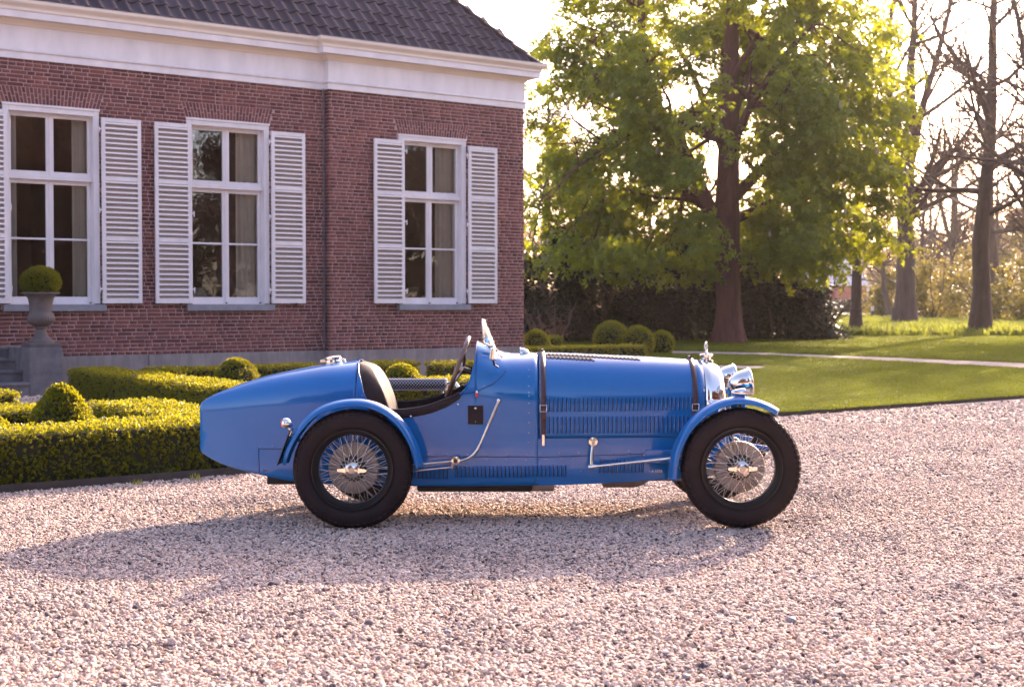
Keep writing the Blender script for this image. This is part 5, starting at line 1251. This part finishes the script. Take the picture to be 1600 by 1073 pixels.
# bonnet straps with buckles
def strap(xc, zlow):
    P = section(xc, zlow, 0.008, 0.008, None, 60); path = [(-y, z) for y, z in P] + [(y, z) for y, z in P[::-1]][1:]
    q = MB().grid([[(xc + dx, y, z) for y, z in path] for dx in (-0.016, 0.016)]); o = q.obj('bonnet_strap', M['strap'], car, 60); sm = o.modifiers.new('t', 'SOLIDIFY'); sm.thickness = 0.004; sm.offset = 0
    zb_ = 0.725; yb_ = side_y(xc, zb_) + 0.014; bk = MB().tube([(xc - 0.021, -yb_, zb_ - 0.025), (xc + 0.021, -yb_, zb_ - 0.025), (xc + 0.021, -yb_, zb_ + 0.016), (xc - 0.021, -yb_, zb_ + 0.016)], 0.0035, 6, closed=True).obj('buckle', M['chrome'], o, 60)
    MB().box(xc - 0.019, xc + 0.019, -yb_ - 0.003, -yb_ + 0.006, zb_ - 0.07, zb_ - 0.028).obj('keeper', M['strap'], o, bevel=0.003)
    MB().box(xc - 0.009, xc + 0.009, -side_y(xc, zlow) - 0.014, -side_y(xc, zlow) - 0.004, zlow - 0.055, zlow + 0.02).obj('hook', M['nickel'], o, bevel=0.004)
    MB().tube([(xc, -0.05, f_zt(xc) + 0.014), (xc, 0.05, f_zt(xc) + 0.014)], 0.011, 8).obj('strap_roller', M['strap'], o, 60)
strap(0.200, 0.535); strap(1.185, 0.535)
# louvres: pressed ribs with a dark slot at the front edge
def louvre_mesh(L, name='louvre'):
    q = MB(); w = 0.0185; h = 0.0085; a, b = -L/2, L/2; e = 0.010
    V = [(-w/2, a + e*0.3, 0), (w/2, a, 0), (w/2, b, 0), (-w/2, b - e*0.3, 0), (w*0.16, a + e, h), (w*0.16, b - e, h), (-w*0.2, a + e*1.1, h*0.75), (-w*0.2, b - e*1.1, h*0.75)]
    q.add(V, [(0, 6, 7, 3), (6, 4, 5, 7), (0, 1, 4), (0, 4, 6), (3, 7, 5), (3, 5, 2), (1, 2, 5, 4)]); me = q.mesh(name, M['paint'], 30); me.materials.append(M['slot'])
    for p in me.polygons:
        if p.normal.x > 0.5 and len(p.vertices) == 4: p.material_index = 1
    return me
def louvre_row(px0, px1, py0, py1, step, parent):
    a = pxl(px0, py0, -0.40); b = pxl(px1, py1, -0.36); L = abs(pxl(px0, py0, -0.4)[2] - pxl(px0, py1, -0.4)[2]); me = louvre_mesh(L); n = int(round((px1 - px0) / step)); zc = (a[2] + b[2]) / 2
    for i in range(n + 1): put_side('louvre', me, a[0] + (b[0] - a[0]) * i / n, zc, parent, 0.0015)
louvre_row(857, 1081, 620, 643.5, 6.5, bon); louvre_row(857, 1081, 649.5, 677.5, 6.5, bon)
louvre_row(653, 698, 729, 748, 6.1, body); louvre_row(713, 819, 725.5, 745, 6.1, body); louvre_row(825, 882, 725, 744.5, 6.1, low_p); louvre_row(938, 1004, 717, 739.5, 6.0, low_p)
# slots on top of the bonnet
slm = MB().box(-0.009, 0.009, -0.021, 0.021, 0, 0.005).mesh('top_slot', M['slot'])
for row, (yy0, n, x0_) in enumerate(((-0.13, 24, 0.225), (-0.185, 12, 0.235))):
    for i in range(n):
        x = x0_ + i * 0.0262; P = section(x, HB, 0.002, 0.002, None, 200); z = float(np.interp(-yy0, P[::-1, 0], P[::-1, 1])); z2 = float(np.interp(-yy0 + 0.01, P[::-1, 0], P[::-1, 1]))
        inst('top_slot', slm, bon, (x, yy0, z), (math.atan2(z - z2, 0.01), 0, R(28)))
# seams and rivets
def seam(pts, parent):
    V = []; rows = []
    MB().tube(pts, 0.0026, 5, cap=False).obj('panel_seam', M['seam'], parent)
def seam_px(l, parent, y=-0.4, m=14):
    out = []
    for (a, b) in zip(l[:-1], l[1:]):
        for t in np.linspace(0, 1, m)[:-1]: out.append((a[0] + (b[0] - a[0]) * t, a[1] + (b[1] - a[1]) * t))
    out.append(l[-1]); P = []
    for px, py in out:
        p = pxl(px, py, y); yy_ = side_y(p[0], p[2]); p = pxl(px, py, -yy_); P.append((p[0], -side_y(p[0], p[2]) - 0.0003, p[2]))
    seam(P, parent)
seam_px([(404, 701), (461, 701)], body, -0.25); seam_px([(404, 701), (405, 739)], body, -0.25)
seam_px([(646, 713), (838, 713.5)], body); seam_px([(840, 714), (1005, 709)], low_p)
seam_px([(716, 617), (742, 612), (770, 600), (786, 586), (792, 576)], body)
riv = MB().lathe([(0.0, 0.0028), (0.003, 0.0022), (0.0046, 0.0)], 8).mesh('rivet', M['nickel'], 60)
def rivet_px(px, py, parent, y=-0.4):
    p = pxl(px, py, y); yy_ = side_y(p[0], p[2]); p = pxl(px, py, -yy_); put_side('rivet', riv, p[0], p[2], parent, 0.0)
for px in (669, 698, 731, 760, 793, 824): rivet_px(px, 710, body)
for px in (762, 792, 822): rivet_px(px, 718, body)
for py in (569, 578, 588, 603, 613, 618.5, 630, 645, 660, 676, 691): rivet_px(826.5, py, body)
for px, py in ((845, 708.5), (874, 708), (904, 707), (956, 705), (982, 704), (853, 717), (878, 716), (896, 716), (938, 713), (960, 712), (982, 711), (908, 735)): rivet_px(px, py, low_p)
for px, py in ((406, 697), (427, 697), (449, 697)): rivet_px(px, py, body, -0.25)
for px, py in ((792, 578), (757, 603), (566, 618)): rivet_px(px, py, body)
# box-shaped access cover by the front wing, and the painted number
q = MB(); a = pxl(1007, 702, -0.345); b = pxl(1060, 723, -0.33); q.box(a[0], b[0], -side_y(a[0], 0.45) - 0.012, -side_y(b[0], 0.45) + 0.02, b[2], a[2]); q.obj('access_cover', M['paint'], car, bevel=0.006)
for py in (704, 711): p = pxl(1006, py, -0.35); inst('stud', stud, car, (p[0], -side_y(p[0], p[2]) - 0.012, p[2]), (R(90), 0, 0), (0.7, 0.7, 0.7))
fc = bpy.data.curves.new('chassis_number', 'FONT'); fc.body = '\u2022 A 5978'; fc.size = 0.024; fc.extrude = 0.0004; fo = bpy.data.objects.new('chassis_number_text', fc); COL.objects.link(fo)
bpy.context.view_layer.update(); fm = bpy.data.meshes.new_from_object(fo.evaluated_get(bpy.context.evaluated_depsgraph_get())); bpy.data.objects.remove(fo); fm.materials.append(M['white'])
p = pxl(1014, 738, -0.34); inst('chassis_number', fm, car, (p[0], -side_y(p[0], p[2]) - 0.003, p[2]), (R(90), 0, R(2)))
# plate, lamp and cap on the flank
p = pxl(743, 648, -0.42); pl_ = MB().box(-0.049, 0.049, -0.005, 0.004, -0.060, 0.060).obj('step_plate', M['leather'], car, bevel=0.008, loc=(p[0], -side_y(p[0], p[2]) - 0.004, p[2]))
for dz in (0.042, -0.042): inst('screw', stud, pl_, (0.0, -0.006, dz), (R(90), 0, 0), (1.1, 1.1, 1) if dz > 0 else (0.7, 0.7, 1))
p = pxl(745, 616, -0.42); lm = MB().lathe([(0.004, -0.02), (0.008, -0.016), (0.009, 0.0), (0.0095, 0.012)], 12).obj('marker_lamp', M['red'], car, 40, loc=(p[0], -side_y(p[0], p[2]) - 0.011, p[2])); MB().lathe([(0.0095, 0.012), (0.006, 0.024), (0.0, 0.028)], 12).obj('cap', M['chrome'], lm, 40)
p = pxl(790, 616, -0.41); MB().lathe([(0.0, 0.004), (0.010, 0.003), (0.013, 0.0)], 14).obj('blanking_cap', M['paint'], car, 40, loc=(p[0], -side_y(p[0], p[2]), p[2])).rotation_euler = (R(90), 0, 0)
# fuel filler
p = pxl(521, 566, 0.0); fz = f_zt(p[0]); fl = MB().lathe([(0.062, -0.012), (0.062, 0.006), (0.054, 0.010), (0.052, 0.022), (0.058, 0.026), (0.058, 0.040), (0.048, 0.046), (0.0, 0.050)], 28).obj('fuel_cap', M['chrome'], car, 40, loc=(p[0], 0, fz - 0.004))
fl.rotation_euler = (0, R(-8), 0); MB().box(-0.085, -0.045, -0.012, 0.012, 0.012, 0.034).obj('latch', M['nickel'], fl, bevel=0.004); MB().tube([(0.045, 0, 0.02), (0.075, 0, 0.015), (0.08, 0, -0.01)], 0.008, 8).obj('hinge', M['chrome'], fl, 60)
# hand brake lever outside the body
hb = MB().tube([pxl(711, 720, -0.455), pxl(722, 719, -0.455), pxl(732, 715.5, -0.46), pxl(740, 710, -0.465), pxl(746, 702, -0.47), pxl(751, 692, -0.475), pxl(763, 664, -0.478)], [0.013, 0.009, 0.009, 0.012, 0.012, 0.009, 0.0085], 10).obj('hand_brake', M['nickel'], car, 60)
MB().tube([pxl(763, 664, -0.478), pxl(779.5, 626, -0.48)], [0.0105, 0.0115], 10).obj('grip', M['steel'], hb, 50); MB().tube([pxl(778.5, 627, -0.48), pxl(780.5, 623.5, -0.48)], 0.014, 12).obj('release_knob', M['chrome'], hb, 40)
q = MB(); c = pxl(712, 719, -0.46); q.lathe([(0.0, -0.024), (0.012, -0.024), (0.013, -0.014), (0.027, -0.012), (0.029, 0.01), (0.018, 0.02), (0.018, 0.05)], 18, c, 'y').obj('pivot', M['nickel'], hb, 40)
MB().lathe([(0.0, -0.027), (0.013, -0.026), (0.014, -0.022)], 14, c, 'y').obj('pivot_bolt', M['black'], hb, 40)
MB().tube([pxl(709, 722, -0.455), pxl(705, 731, -0.455)], 0.014, 8).obj('rod_clevis', M['nickel'], hb, 40)
MB().tube([pxl(710, 720, -0.455), pxl(646, 726, -0.44), pxl(590, 731, -0.43)], 0.0085, 8).obj('brake_rod', M['nickel'], car, 60); MB().tube([pxl(707, 729.5, -0.455), pxl(646, 735.5, -0.45), pxl(590, 741, -0.44)], 0.0065, 8).obj('brake_rod', M['nickel'], car, 60)
# steering drop arm and drag link
c = pxl(926.5, 689, -0.41); da_ = MB().tube([c, pxl(925, 705, -0.43), pxl(924, 728, -0.435)], [0.013, 0.0115, 0.014], 10).obj('drop_arm', M['nickel'], car, 60)
MB().lathe([(0.0, -0.040), (0.010, -0.040), (0.011, -0.030), (0.028, -0.028), (0.032, -0.018), (0.032, 0.0), (0.028, 0.04)], 24, c, 'y').obj('boss', M['nickel'], da_, 40)
MB().lathe([(0.0, -0.043), (0.012, -0.042), (0.013, -0.038)], 16, c, 'y').obj('boss_nut', M['steel'], da_, 40)
MB().tube([pxl(919, 729.5, -0.45), pxl(932, 728, -0.45)], 0.016, 12).obj('ball_joint', M['nickel'], da_, 40)
MB().tube([pxl(928, 728.5, -0.45), pxl(1045, 716, -0.46), pxl(1072, 713, -0.47), pxl(1110, 712, -0.49)], 0.0095, 10).obj('drag_link', M['nickel'], car, 60)

# wings
def wing(pts, wfun, y, s, name, thick=0.006, nsub=5):
    P = np.array([[pxl(a, b, -0.59)[0], pxl(a, b, -0.59)[2]] for a, b in pts]); t = np.arange(len(P)); tt = np.linspace(0, len(P) - 1, (len(P) - 1) * nsub + 1)
    fx, fz_ = pchip_u(t, P[:, 0]), pchip_u(t, P[:, 1]); C = np.stack([[fx(k) for k in tt], [fz_(k) for k in tt]], 1); T = np.gradient(C, axis=0); T /= np.linalg.norm(T, axis=1, keepdims=True); N = np.stack([-T[:, 1], T[:, 0]], 1); rows = []
    for i in range(len(C)):
        f = i / (len(C) - 1); w = wfun(f); row = []
        for k in np.linspace(-1, 1, 15):
            drop = 0.030 * abs(k) ** 2.4 + (0.010 if abs(k) > 0.99 else 0); row.append((C[i, 0] - N[i, 0] * drop, s * (y + k * w / 2), C[i, 1] - N[i, 1] * drop))
        rows.append(row)
    o = MB().grid(rows).obj(name, M['paint'], car, 60); sm = o.modifiers.new('t', 'SOLIDIFY'); sm.thickness = thick; sm.offset = -1
    for e in (0, -1):
        MB().tube([r[e] for r in rows], 0.0048, 6).obj('beaded_edge', M['paint'], o, 60)
    return o
def pchip_u(t, v):
    def f(x):      # Catmull-Rom
        i = int(min(max(math.floor(x), 0), len(v) - 2)); u_ = x - i; p0 = v[max(i-1, 0)]; p1 = v[i]; p2 = v[i+1]; p3 = v[min(i+2, len(v)-1)]
        return 0.5 * (2*p1 + (p2 - p0)*u_ + (2*p0 - 5*p1 + 4*p2 - p3)*u_*u_ + (3*p1 - p0 - 3*p2 + p3)*u_**3)
    return f
RW = [(438, 722), (445, 701), (456, 679), (470, 659.5), (489, 641), (514.8, 628.5), (548, 622.6), (578.5, 625), (608.7, 638), (634, 660.5), (652, 692), (662.5, 727)]
FW = [(1044, 748), (1046, 725), (1052, 698), (1066, 669.5), (1088, 645), (1117, 627), (1146, 619.5), (1172, 620.5), (1196, 627.5), (1219, 640)]
for s in (-1, 1):
    rw = wing(RW, lambda f: 0.17 * (1 - 0.25 * max(0, (0.06 - f) / 0.06)), 0.585, -1 if s < 0 else 1, 'rear_wing')
    fw = wing(FW, lambda f: 0.17 if f < 0.85 else 0.17 * math.sqrt(max(0.004, 1 - ((f - 0.85) / 0.15) ** 2)), 0.585, -1 if s < 0 else 1, 'front_wing')
    if s > 0: rw.location = (-0.05, 0, -0.045)
    # stays
    a = pxl(1150, 630, -0.585); MB().tube([(a[0], s*0.585, a[2] + 0.01), (a[0] - 0.005, s*0.54, a[2] - 0.08), (a[0] - 0.01, s*0.47, 0.52), (a[0], s*0.42, 0.44)], [0.014, 0.016, 0.016, 0.018], 10).obj('wing_stay', M['paint'], car, 60)
    for (px, py) in ((458, 682), (640, 680)):
        a = pxl(px, py, -0.585); MB().tube([(a[0], s*0.585, a[2] - 0.01), (a[0] * 0.99, s*0.36, a[2] - 0.05)], 0.012, 8).obj('wing_stay', M['black'], car, 60)
    # tail lamp and its black mount
    a = pxl(447, 661, -0.60); tl = MB().lathe([(0.0, -0.030), (0.026, -0.024), (0.034, -0.008), (0.035, 0.0), (0.031, 0.016), (0.020, 0.032), (0.006, 0.042), (0.0, 0.043)], 24, axis='x').obj('tail_lamp', M['chrome'], car, 50, loc=(a[0], s*0.60, a[2]))
    MB().lathe([(0.0, -0.037), (0.020, -0.033), (0.028, -0.026)], 20, axis='x').obj('lens', M['red'], tl, 50); tl.rotation_euler = (0, R(14), 0)
    MB().tube([(0.02, 0, -0.02), (0.045, 0, -0.04), (0.04, 0, -0.07)], 0.009, 8).obj('bracket', M['chrome'], tl, 60)
    q = MB(); b0 = pxl(457, 671, -0.585); b1 = pxl(437, 725, -0.585); q.box(-0.003, 0.003, -0.075, 0.075, 0, 0.235)
    mf = q.obj('mud_flap', M['black'], car, bevel=0.002, loc=(b1[0] - 0.006, s*0.585, b1[2])); mf.rotation_euler = (0, math.atan2(b0[0] - b1[0], b0[2] - b1[2]), 0)
    # wing lamp
    a = pxl(1156, 613, -0.585); wl = empty('side_lamp', (a[0], s*0.585, a[2]), 0, car)
    bpy.data.objects.remove(wl)
    wl = MB().lathe([(0.0, -0.056), (0.010, -0.050), (0.019, -0.03), (0.025, 0.0), (0.027, 0.026), (0.024, 0.034), (0.0, 0.038)], 20, axis='x').obj('side_lamp', M['chrome'], car, 50, loc=(a[0], s*0.585, a[2])); MB().box(-0.03, 0.025, -0.012, 0.012, -0.035, -0.012).obj('foot', M['paint'], wl, bevel=0.006)
    # head lamp
    a = pxl(1159, 598, -0.30); hl = MB().lathe([(0.0, -0.090), (0.014, -0.088), (0.036, -0.076), (0.056, -0.055), (0.071, -0.028), (0.080, 0.0), (0.084, 0.025), (0.085, 0.042), (0.089, 0.045), (0.090, 0.053), (0.088, 0.060), (0.083, 0.063)], 36, axis='x').obj('head_lamp', M['chrome'], car, 50, loc=(a[0], s*0.30, a[2]))
    hl.rotation_euler = (0, R(-9), 0); MB().lathe([(0.0, 0.076), (0.05, 0.072), (0.083, 0.062)], 32, axis='x').obj('lens', M['glass'], hl, 60); MB().lathe([(0.0, 0.0), (0.05, 0.02), (0.080, 0.055)], 32, axis='x').obj('reflector', M['chrome'], hl, 60)
    MB().tube([(0.005, 0, -0.07), (0.0, 0, -0.12), (-0.03, -s*0.03, -0.22), (-0.04, -s*0.05, -0.33)], [0.018, 0.013, 0.013, 0.015], 10).obj('pillar', M['paint'], hl, 60); MB().lathe([(0, 0.088), (0.008, 0.092), (0.0, 0.098)], 10, (0.05, 0, 0)).obj('screw', M['chrome'], hl)
# radiator shell
q = MB()
RX = [(1.256, 0.0, 0.0), (1.30, -0.002, -0.003), (1.345, -0.006, -0.010), (1.372, -0.014, -0.022), (1.386, -0.030, -0.045), (1.388, -0.055, -0.075)]
for s in (-1, 1): q.grid([[(x + 0.03 * max(0, 1.0 - z) ** 1 * 0.6, s * y, z) for y, z in section(x, 0.765, dw, dt, None, 30)] for x, dw, dt in RX])
rad = q.obj('radiator_shell', M['chrome'], car, 45, weld=1e-5); sm = rad.modifiers.new('t', 'SOLIDIFY'); sm.thickness = 0.005; sm.offset = -1
P = section(1.37, 0.45, -0.03, -0.05, None, 30); MB().grid([[(1.372, -y, z) for y, z in P], [(1.372, y, z) for y, z in P]]).obj('grille', M['black'], rad)
for y in np.linspace(-0.19, 0.19, 13): MB().tube([(1.385, y, 0.50), (1.385, y, 0.89)], 0.004, 6).obj('grille_bar', M['steel'], rad)
q = MB()
for s in (-1, 1): q.grid([[(x + 0.03 * max(0, 1.0 - z) * 0.6, s * y, z) for y, z in section(x, 0.43, dw, dt, 0.762, 20)] for x, dw, dt in RX])
q.obj('radiator_apron', M['paint'], car, 45)
MB().tube([(1.272, -side_y(1.26, 0.764) - 0.001, 0.764), (1.392, -side_y(1.36, 0.764) + 0.012, 0.764)], 0.004, 6).obj('shell_trim', M['chrome'], rad, 60)
c = pxl(1103, 560, 0.0); cap = MB().lathe([(0.048, -0.010), (0.046, 0.004), (0.030, 0.008), (0.028, 0.018), (0.042, 0.021), (0.044, 0.036), (0.038, 0.042), (0.014, 0.045), (0.010, 0.055), (0.0, 0.056)], 28).obj('radiator_cap', M['nickel'], car, 40, loc=(c[0], 0, f_zt(c[0]) + 0.002))
mc = Vector((0, 0, 0.088)); MB().tube([mc + Vector((0.011 * math.cos(a), 0.028 * math.cos(a), 0.032 * math.sin(a))) for a in np.linspace(0, 2*PI, 29)[:-1]], 0.0055, 8, closed=True).obj('mascot', M['chrome'], cap, 60)
# front axle, springs, dampers, chassis ends
fwx = pxl(1157, 738, -0.59); rwx = pxl(552, 741, -0.59); FX, FZ, RXX = fwx[0], 0.362, rwx[0]
MB().tube([(FX, -0.56, FZ), (FX, -0.44, FZ - 0.01), (FX, -0.25, FZ - 0.05), (FX, 0.25, FZ - 0.05), (FX, 0.44, FZ - 0.01), (FX, 0.56, FZ)], [0.022, 0.024, 0.028, 0.028, 0.024, 0.022], 12).obj('front_axle', M['nickel'], car, 60)
MB().tube([(RXX, -0.56, FZ), (RXX, -0.2, FZ), (RXX, 0.2, FZ), (RXX, 0.56, FZ)], [0.035, 0.05, 0.05, 0.035], 12).obj('rear_axle', M['dark'], car, 60)
for s in (-1, 1):
    rail = MB().tube([(1.0, s*0.31, 0.36), (1.30, s*0.31, 0.40), (1.50, s*0.31, 0.47), (1.66, s*0.31, 0.45)], [0.04, 0.036, 0.028, 0.018], 10).obj('chassis_rail', M['paint'], car, 60)
    for k in range(4): MB().tube([(1.08 + 0.05*k, s*0.315, 0.33 - 0.011*k), (FX, s*0.315, 0.305 - 0.011*k), (1.66 - 0.05*k, s*0.315, 0.40 - 0.02*k)], 0.008, 6).obj('leaf_spring', M['steel'], car, 60)
    dm = MB().lathe([(0.0, -0.03), (0.055, -0.03), (0.055, 0.03), (0.0, 0.03)], 24, (1.31, s*0.37, 0.60), 'y').obj('damper', M['brass'], car, 40)
    MB().tube([(1.31, s*0.40, 0.60), (1.44, s*0.42, 0.52), (FX, s*0.44, FZ + 0.02)], 0.010, 8).obj('arm', M['nickel'], dm, 60)
    MB().tube([(1.33, s*0.30, 0.62), (1.35, s*0.28, 0.72), (1.36, s*0.24, 0.78)], 0.012, 8).obj('stay', M['nickel'], dm, 60)
MB().tube([(1.30, -0.30, 0.655), (1.30, 0.30, 0.655)], 0.014, 10).obj('lamp_bar', M['nickel'], car)
MB().tube([(1.46, -0.31, 0.66), (1.46, 0.31, 0.66)], 0.012, 10).obj('lamp_bar', M['nickel'], car)
# underside: exhaust, gearbox, sump, skid
a = pxl(652, 769, -0.30); b = pxl(832, 769, -0.30); MB().box(a[0], b[0], -0.34, -0.16, a[2] + 0.008, 0.235).obj('exhaust_box', M['dark'], car, bevel=0.02)
a = pxl(820, 767, -0.25); b = pxl(866, 767, -0.25); MB().box(a[0], b[0], -0.30, -0.08, a[2] + 0.004, 0.24).obj('gearbox', M['alu'], car, bevel=0.015)
a = pxl(940, 766, -0.2); q = MB(); rows = []
for x, z in ((0.575, 0.225), (0.60, 0.185), (0.80, 0.185), (0.86, 0.20), (0.915, 0.245)): rows.append([(x, y, z if abs(y) < 0.2 else 0.265) for y in (-0.27, -0.19, 0.0, 0.19, 0.27)])
q.grid(rows).obj('sump', M['alu'], car)
MB().box(0.86, 1.25, -0.29, 0.29, 0.24, 0.275).obj('front_tray', M['alu'], car, bevel=0.01)
a = pxl(418, 756, -0.2); b = pxl(462, 756, -0.2); MB().box(a[0], b[0], -0.22, 0.22, a[2], a[2] + 0.06).obj('spring_hanger', M['dark'], car, bevel=0.006)
for s in (-1, 1): MB().tube([(-1.62, s*0.20, 0.30), (-1.3, s*0.30, 0.30), (RXX, s*0.36, 0.30)], 0.022, 8).obj('rear_spring', M['dark'], car, 60)

# wheels
def wheel_parts():
    tyre = [(0.243, -0.046), (0.250, -0.058), (0.268, -0.065), (0.295, -0.0685), (0.318, -0.067), (0.337, -0.061), (0.349, -0.052), (0.354, -0.040), (0.357, -0.02), (0.358, 0.0)]
    tyre = tyre + [(r, -y) for r, y in tyre[::-1][1:]]
    T = MB().lathe(tyre, 96, axis='y').mesh('tyre', M['rubber'], 60)
    q = MB(); nb = 60
    for k in range(nb):
        a = 2*PI*k/nb; da_ = 2*PI/nb*0.31
        for s in (-1, 1):
            V = []
            for aa in (a - da_, a + da_):
                for r, y in ((0.328, 0.0630), (0.334, 0.0670), (0.3490, 0.0610), (0.3605, 0.0440), (0.3640, 0.0200), (0.350, 0.0200)): V.append((r*math.cos(aa), s*y, r*math.sin(aa)))
            q.add(V, [(0, 1, 7, 6), (1, 2, 8, 7), (2, 3, 9, 8), (3, 4, 10, 9), (4, 5, 11, 10), (0, 5, 4, 3, 2, 1), (6, 7, 8, 9, 10, 11)])
        a2 = a + PI/nb
        V = []
        for aa in (a2 - da_ * 1.2, a2 + da_ * 1.2):
            for r, y in ((0.354, -0.014), (0.3645, -0.013), (0.3645, 0.013), (0.354, 0.014)): V.append((r*math.cos(aa), y, r*math.sin(aa)))
        q.add(V, [(0, 1, 5, 4), (1, 2, 6, 5), (2, 3, 7, 6), (0, 3, 2, 1), (4, 5, 6, 7)])
    TR = q.mesh('tread', M['rubber'])
    RM = MB().lathe([(0.246, -0.060), (0.2465, -0.066), (0.242, -0.067), (0.238, -0.062), (0.236, -0.048), (0.226, -0.040), (0.218, -0.024), (0.210, -0.018), (0.2085, 0.018), (0.218, 0.026), (0.236, 0.048), (0.242, 0.062), (0.246, 0.060)], 72, axis='y').mesh('rim', M['black'], 45)
    HB_ = MB().lathe([(0.0, -0.088), (0.018, -0.088), (0.036, -0.084), (0.040, -0.080), (0.046, -0.078), (0.047, -0.066), (0.036, -0.062), (0.034, -0.050), (0.048, -0.048), (0.048, -0.042), (0.034, -0.040), (0.040, 0.03), (0.072, 0.036), (0.072, 0.044), (0.05, 0.06), (0.05, 0.10)], 32, axis='y').mesh('hub', M['nickel'], 35)
    EM = MB().lathe([(0.0, -0.0905), (0.017, -0.0895), (0.019, -0.0875)], 24, axis='y').mesh('emblem', M['steel'], 40)
    q = MB()
    for s in (-1, 1):
        rows = []
        for x, h, y0, y1 in ((0.036, 0.022, -0.086, -0.064), (0.056, 0.014, -0.086, -0.068), (0.072, 0.014, -0.088, -0.072), (0.084, 0.010, -0.088, -0.076), (0.089, 0.003, -0.085, -0.079)):
            rows.append([(s*x, y, h*c) for y, c in ((y0, 0.75), (y0, -0.75), ((y0+y1)/2, -1), (y1, -0.75), (y1, 0.75), ((y0+y1)/2, 1))])
        n0 = len(q.v); q.grid(rows, True); q.f.append(tuple(n0 + 4*6 + j for j in range(6)))
    KO = q.mesh('knock_off', M['nickel'], 50)
    DR = MB(); prof = []
    n = 120; rows = []
    for r, y, fin in ((0.0, 0.030, 0), (0.078, 0.030, 0), (0.080, 0.022, 0), (0.100, 0.020, 1), (0.130, 0.020, 1), (0.150, 0.022, 1), (0.155, 0.028, 0), (0.157, 0.075, 0), (0.150, 0.085, 0)):
        rows.append([(r*math.cos(2*PI*k/n), y - (0.005 if fin and k % 3 == 0 else 0), r*math.sin(2*PI*k/n)) for k in range(n)])
    DR.grid(rows, True); DRM = DR.mesh('brake_drum', M['alu'], 30)
    DC = MB().lathe([(0.0, 0.016), (0.05, 0.018), (0.079, 0.024)], 32, axis='y').mesh('drum_centre', M['dark'], 40)
    BP = MB().lathe([(0.0, 0.088), (0.150, 0.088), (0.152, 0.08)], 40, axis='y').mesh('back_plate', M['paint'], 40)
    sp = []
    for (rh, yh, tw, rr_, yr) in ((0.040, -0.045, 0.85, 0.209, -0.004), (0.040, -0.045, -0.85, 0.209, -0.009), (0.070, 0.040, 0.55, 0.209, 0.008), (0.070, 0.040, -0.55, 0.209, 0.002)):
        sp.append(MB().tube([(rh*math.cos(tw), yh, rh*math.sin(tw)), (rr_, yr, 0)], 0.0018, 5, cap=False).mesh('spoke', M['nickel'] if yh < 0 else M['steel'], 80))
    return dict(T=T, TR=TR, RM=RM, HB=HB_, EM=EM, KO=KO, DR=DRM, DC=DC, BP=BP, sp=sp)
WP = wheel_parts()
def wheel(x, s, rot):
    w = inst('wheel', WP['RM'], car, (x, s*0.59, 0.364 if x > 0 else 0.355), (0, 0, 0 if s < 0 else PI), (1.03, 1.0, 1.03))
    inst('tyre', WP['T'], w); inst('tread', WP['TR'], w); inst('hub', WP['HB'], w); inst('emblem', WP['EM'], w)
    inst('knock_off', WP['KO'], w, (0, 0, 0), (0, rot, 0))
    inst('brake_drum', WP['DR'], w); inst('drum_centre', WP['DC'], w); inst('back_plate', WP['BP'], w)
    for t, cnt in ((0, 16), (1, 16), (2, 22), (3, 22)):
        for k in range(cnt): inst('spoke', WP['sp'][t], w, (0, 0, 0), (0, 2*PI*k/cnt + 0.13*t + rot*0.5, 0))
    return w
for s in (-1, 1):
    wheel(RXX, s, 0.02 if s < 0 else 0.7); wheel(FX, s, 0.0 if s < 0 else 0.4)

# ================================================================== HAZE
hz = MB().box(-470, 470, -110, 640, -1.1, 34).obj('haze', None); hz['kind'] = 'stuff'; tag(hz, 'thin warm evening haze hanging in the park air', 'haze')
hm_ = bpy.data.materials.new('haze_air'); hm_.use_nodes = True; nt = hm_.node_tree; nt.nodes.remove(nt.nodes['Principled BSDF'])
pv = nt.nodes.new('ShaderNodeVolumePrincipled'); pv.inputs['Color'].default_value = (1.0, 0.93, 0.88, 1); pv.inputs['Density'].default_value = 0.00017; pv.inputs['Anisotropy'].default_value = 0.5
nt.links.new(pv.outputs[0], nt.nodes['Material Output'].inputs['Volume']); hz.data.materials.append(hm_)
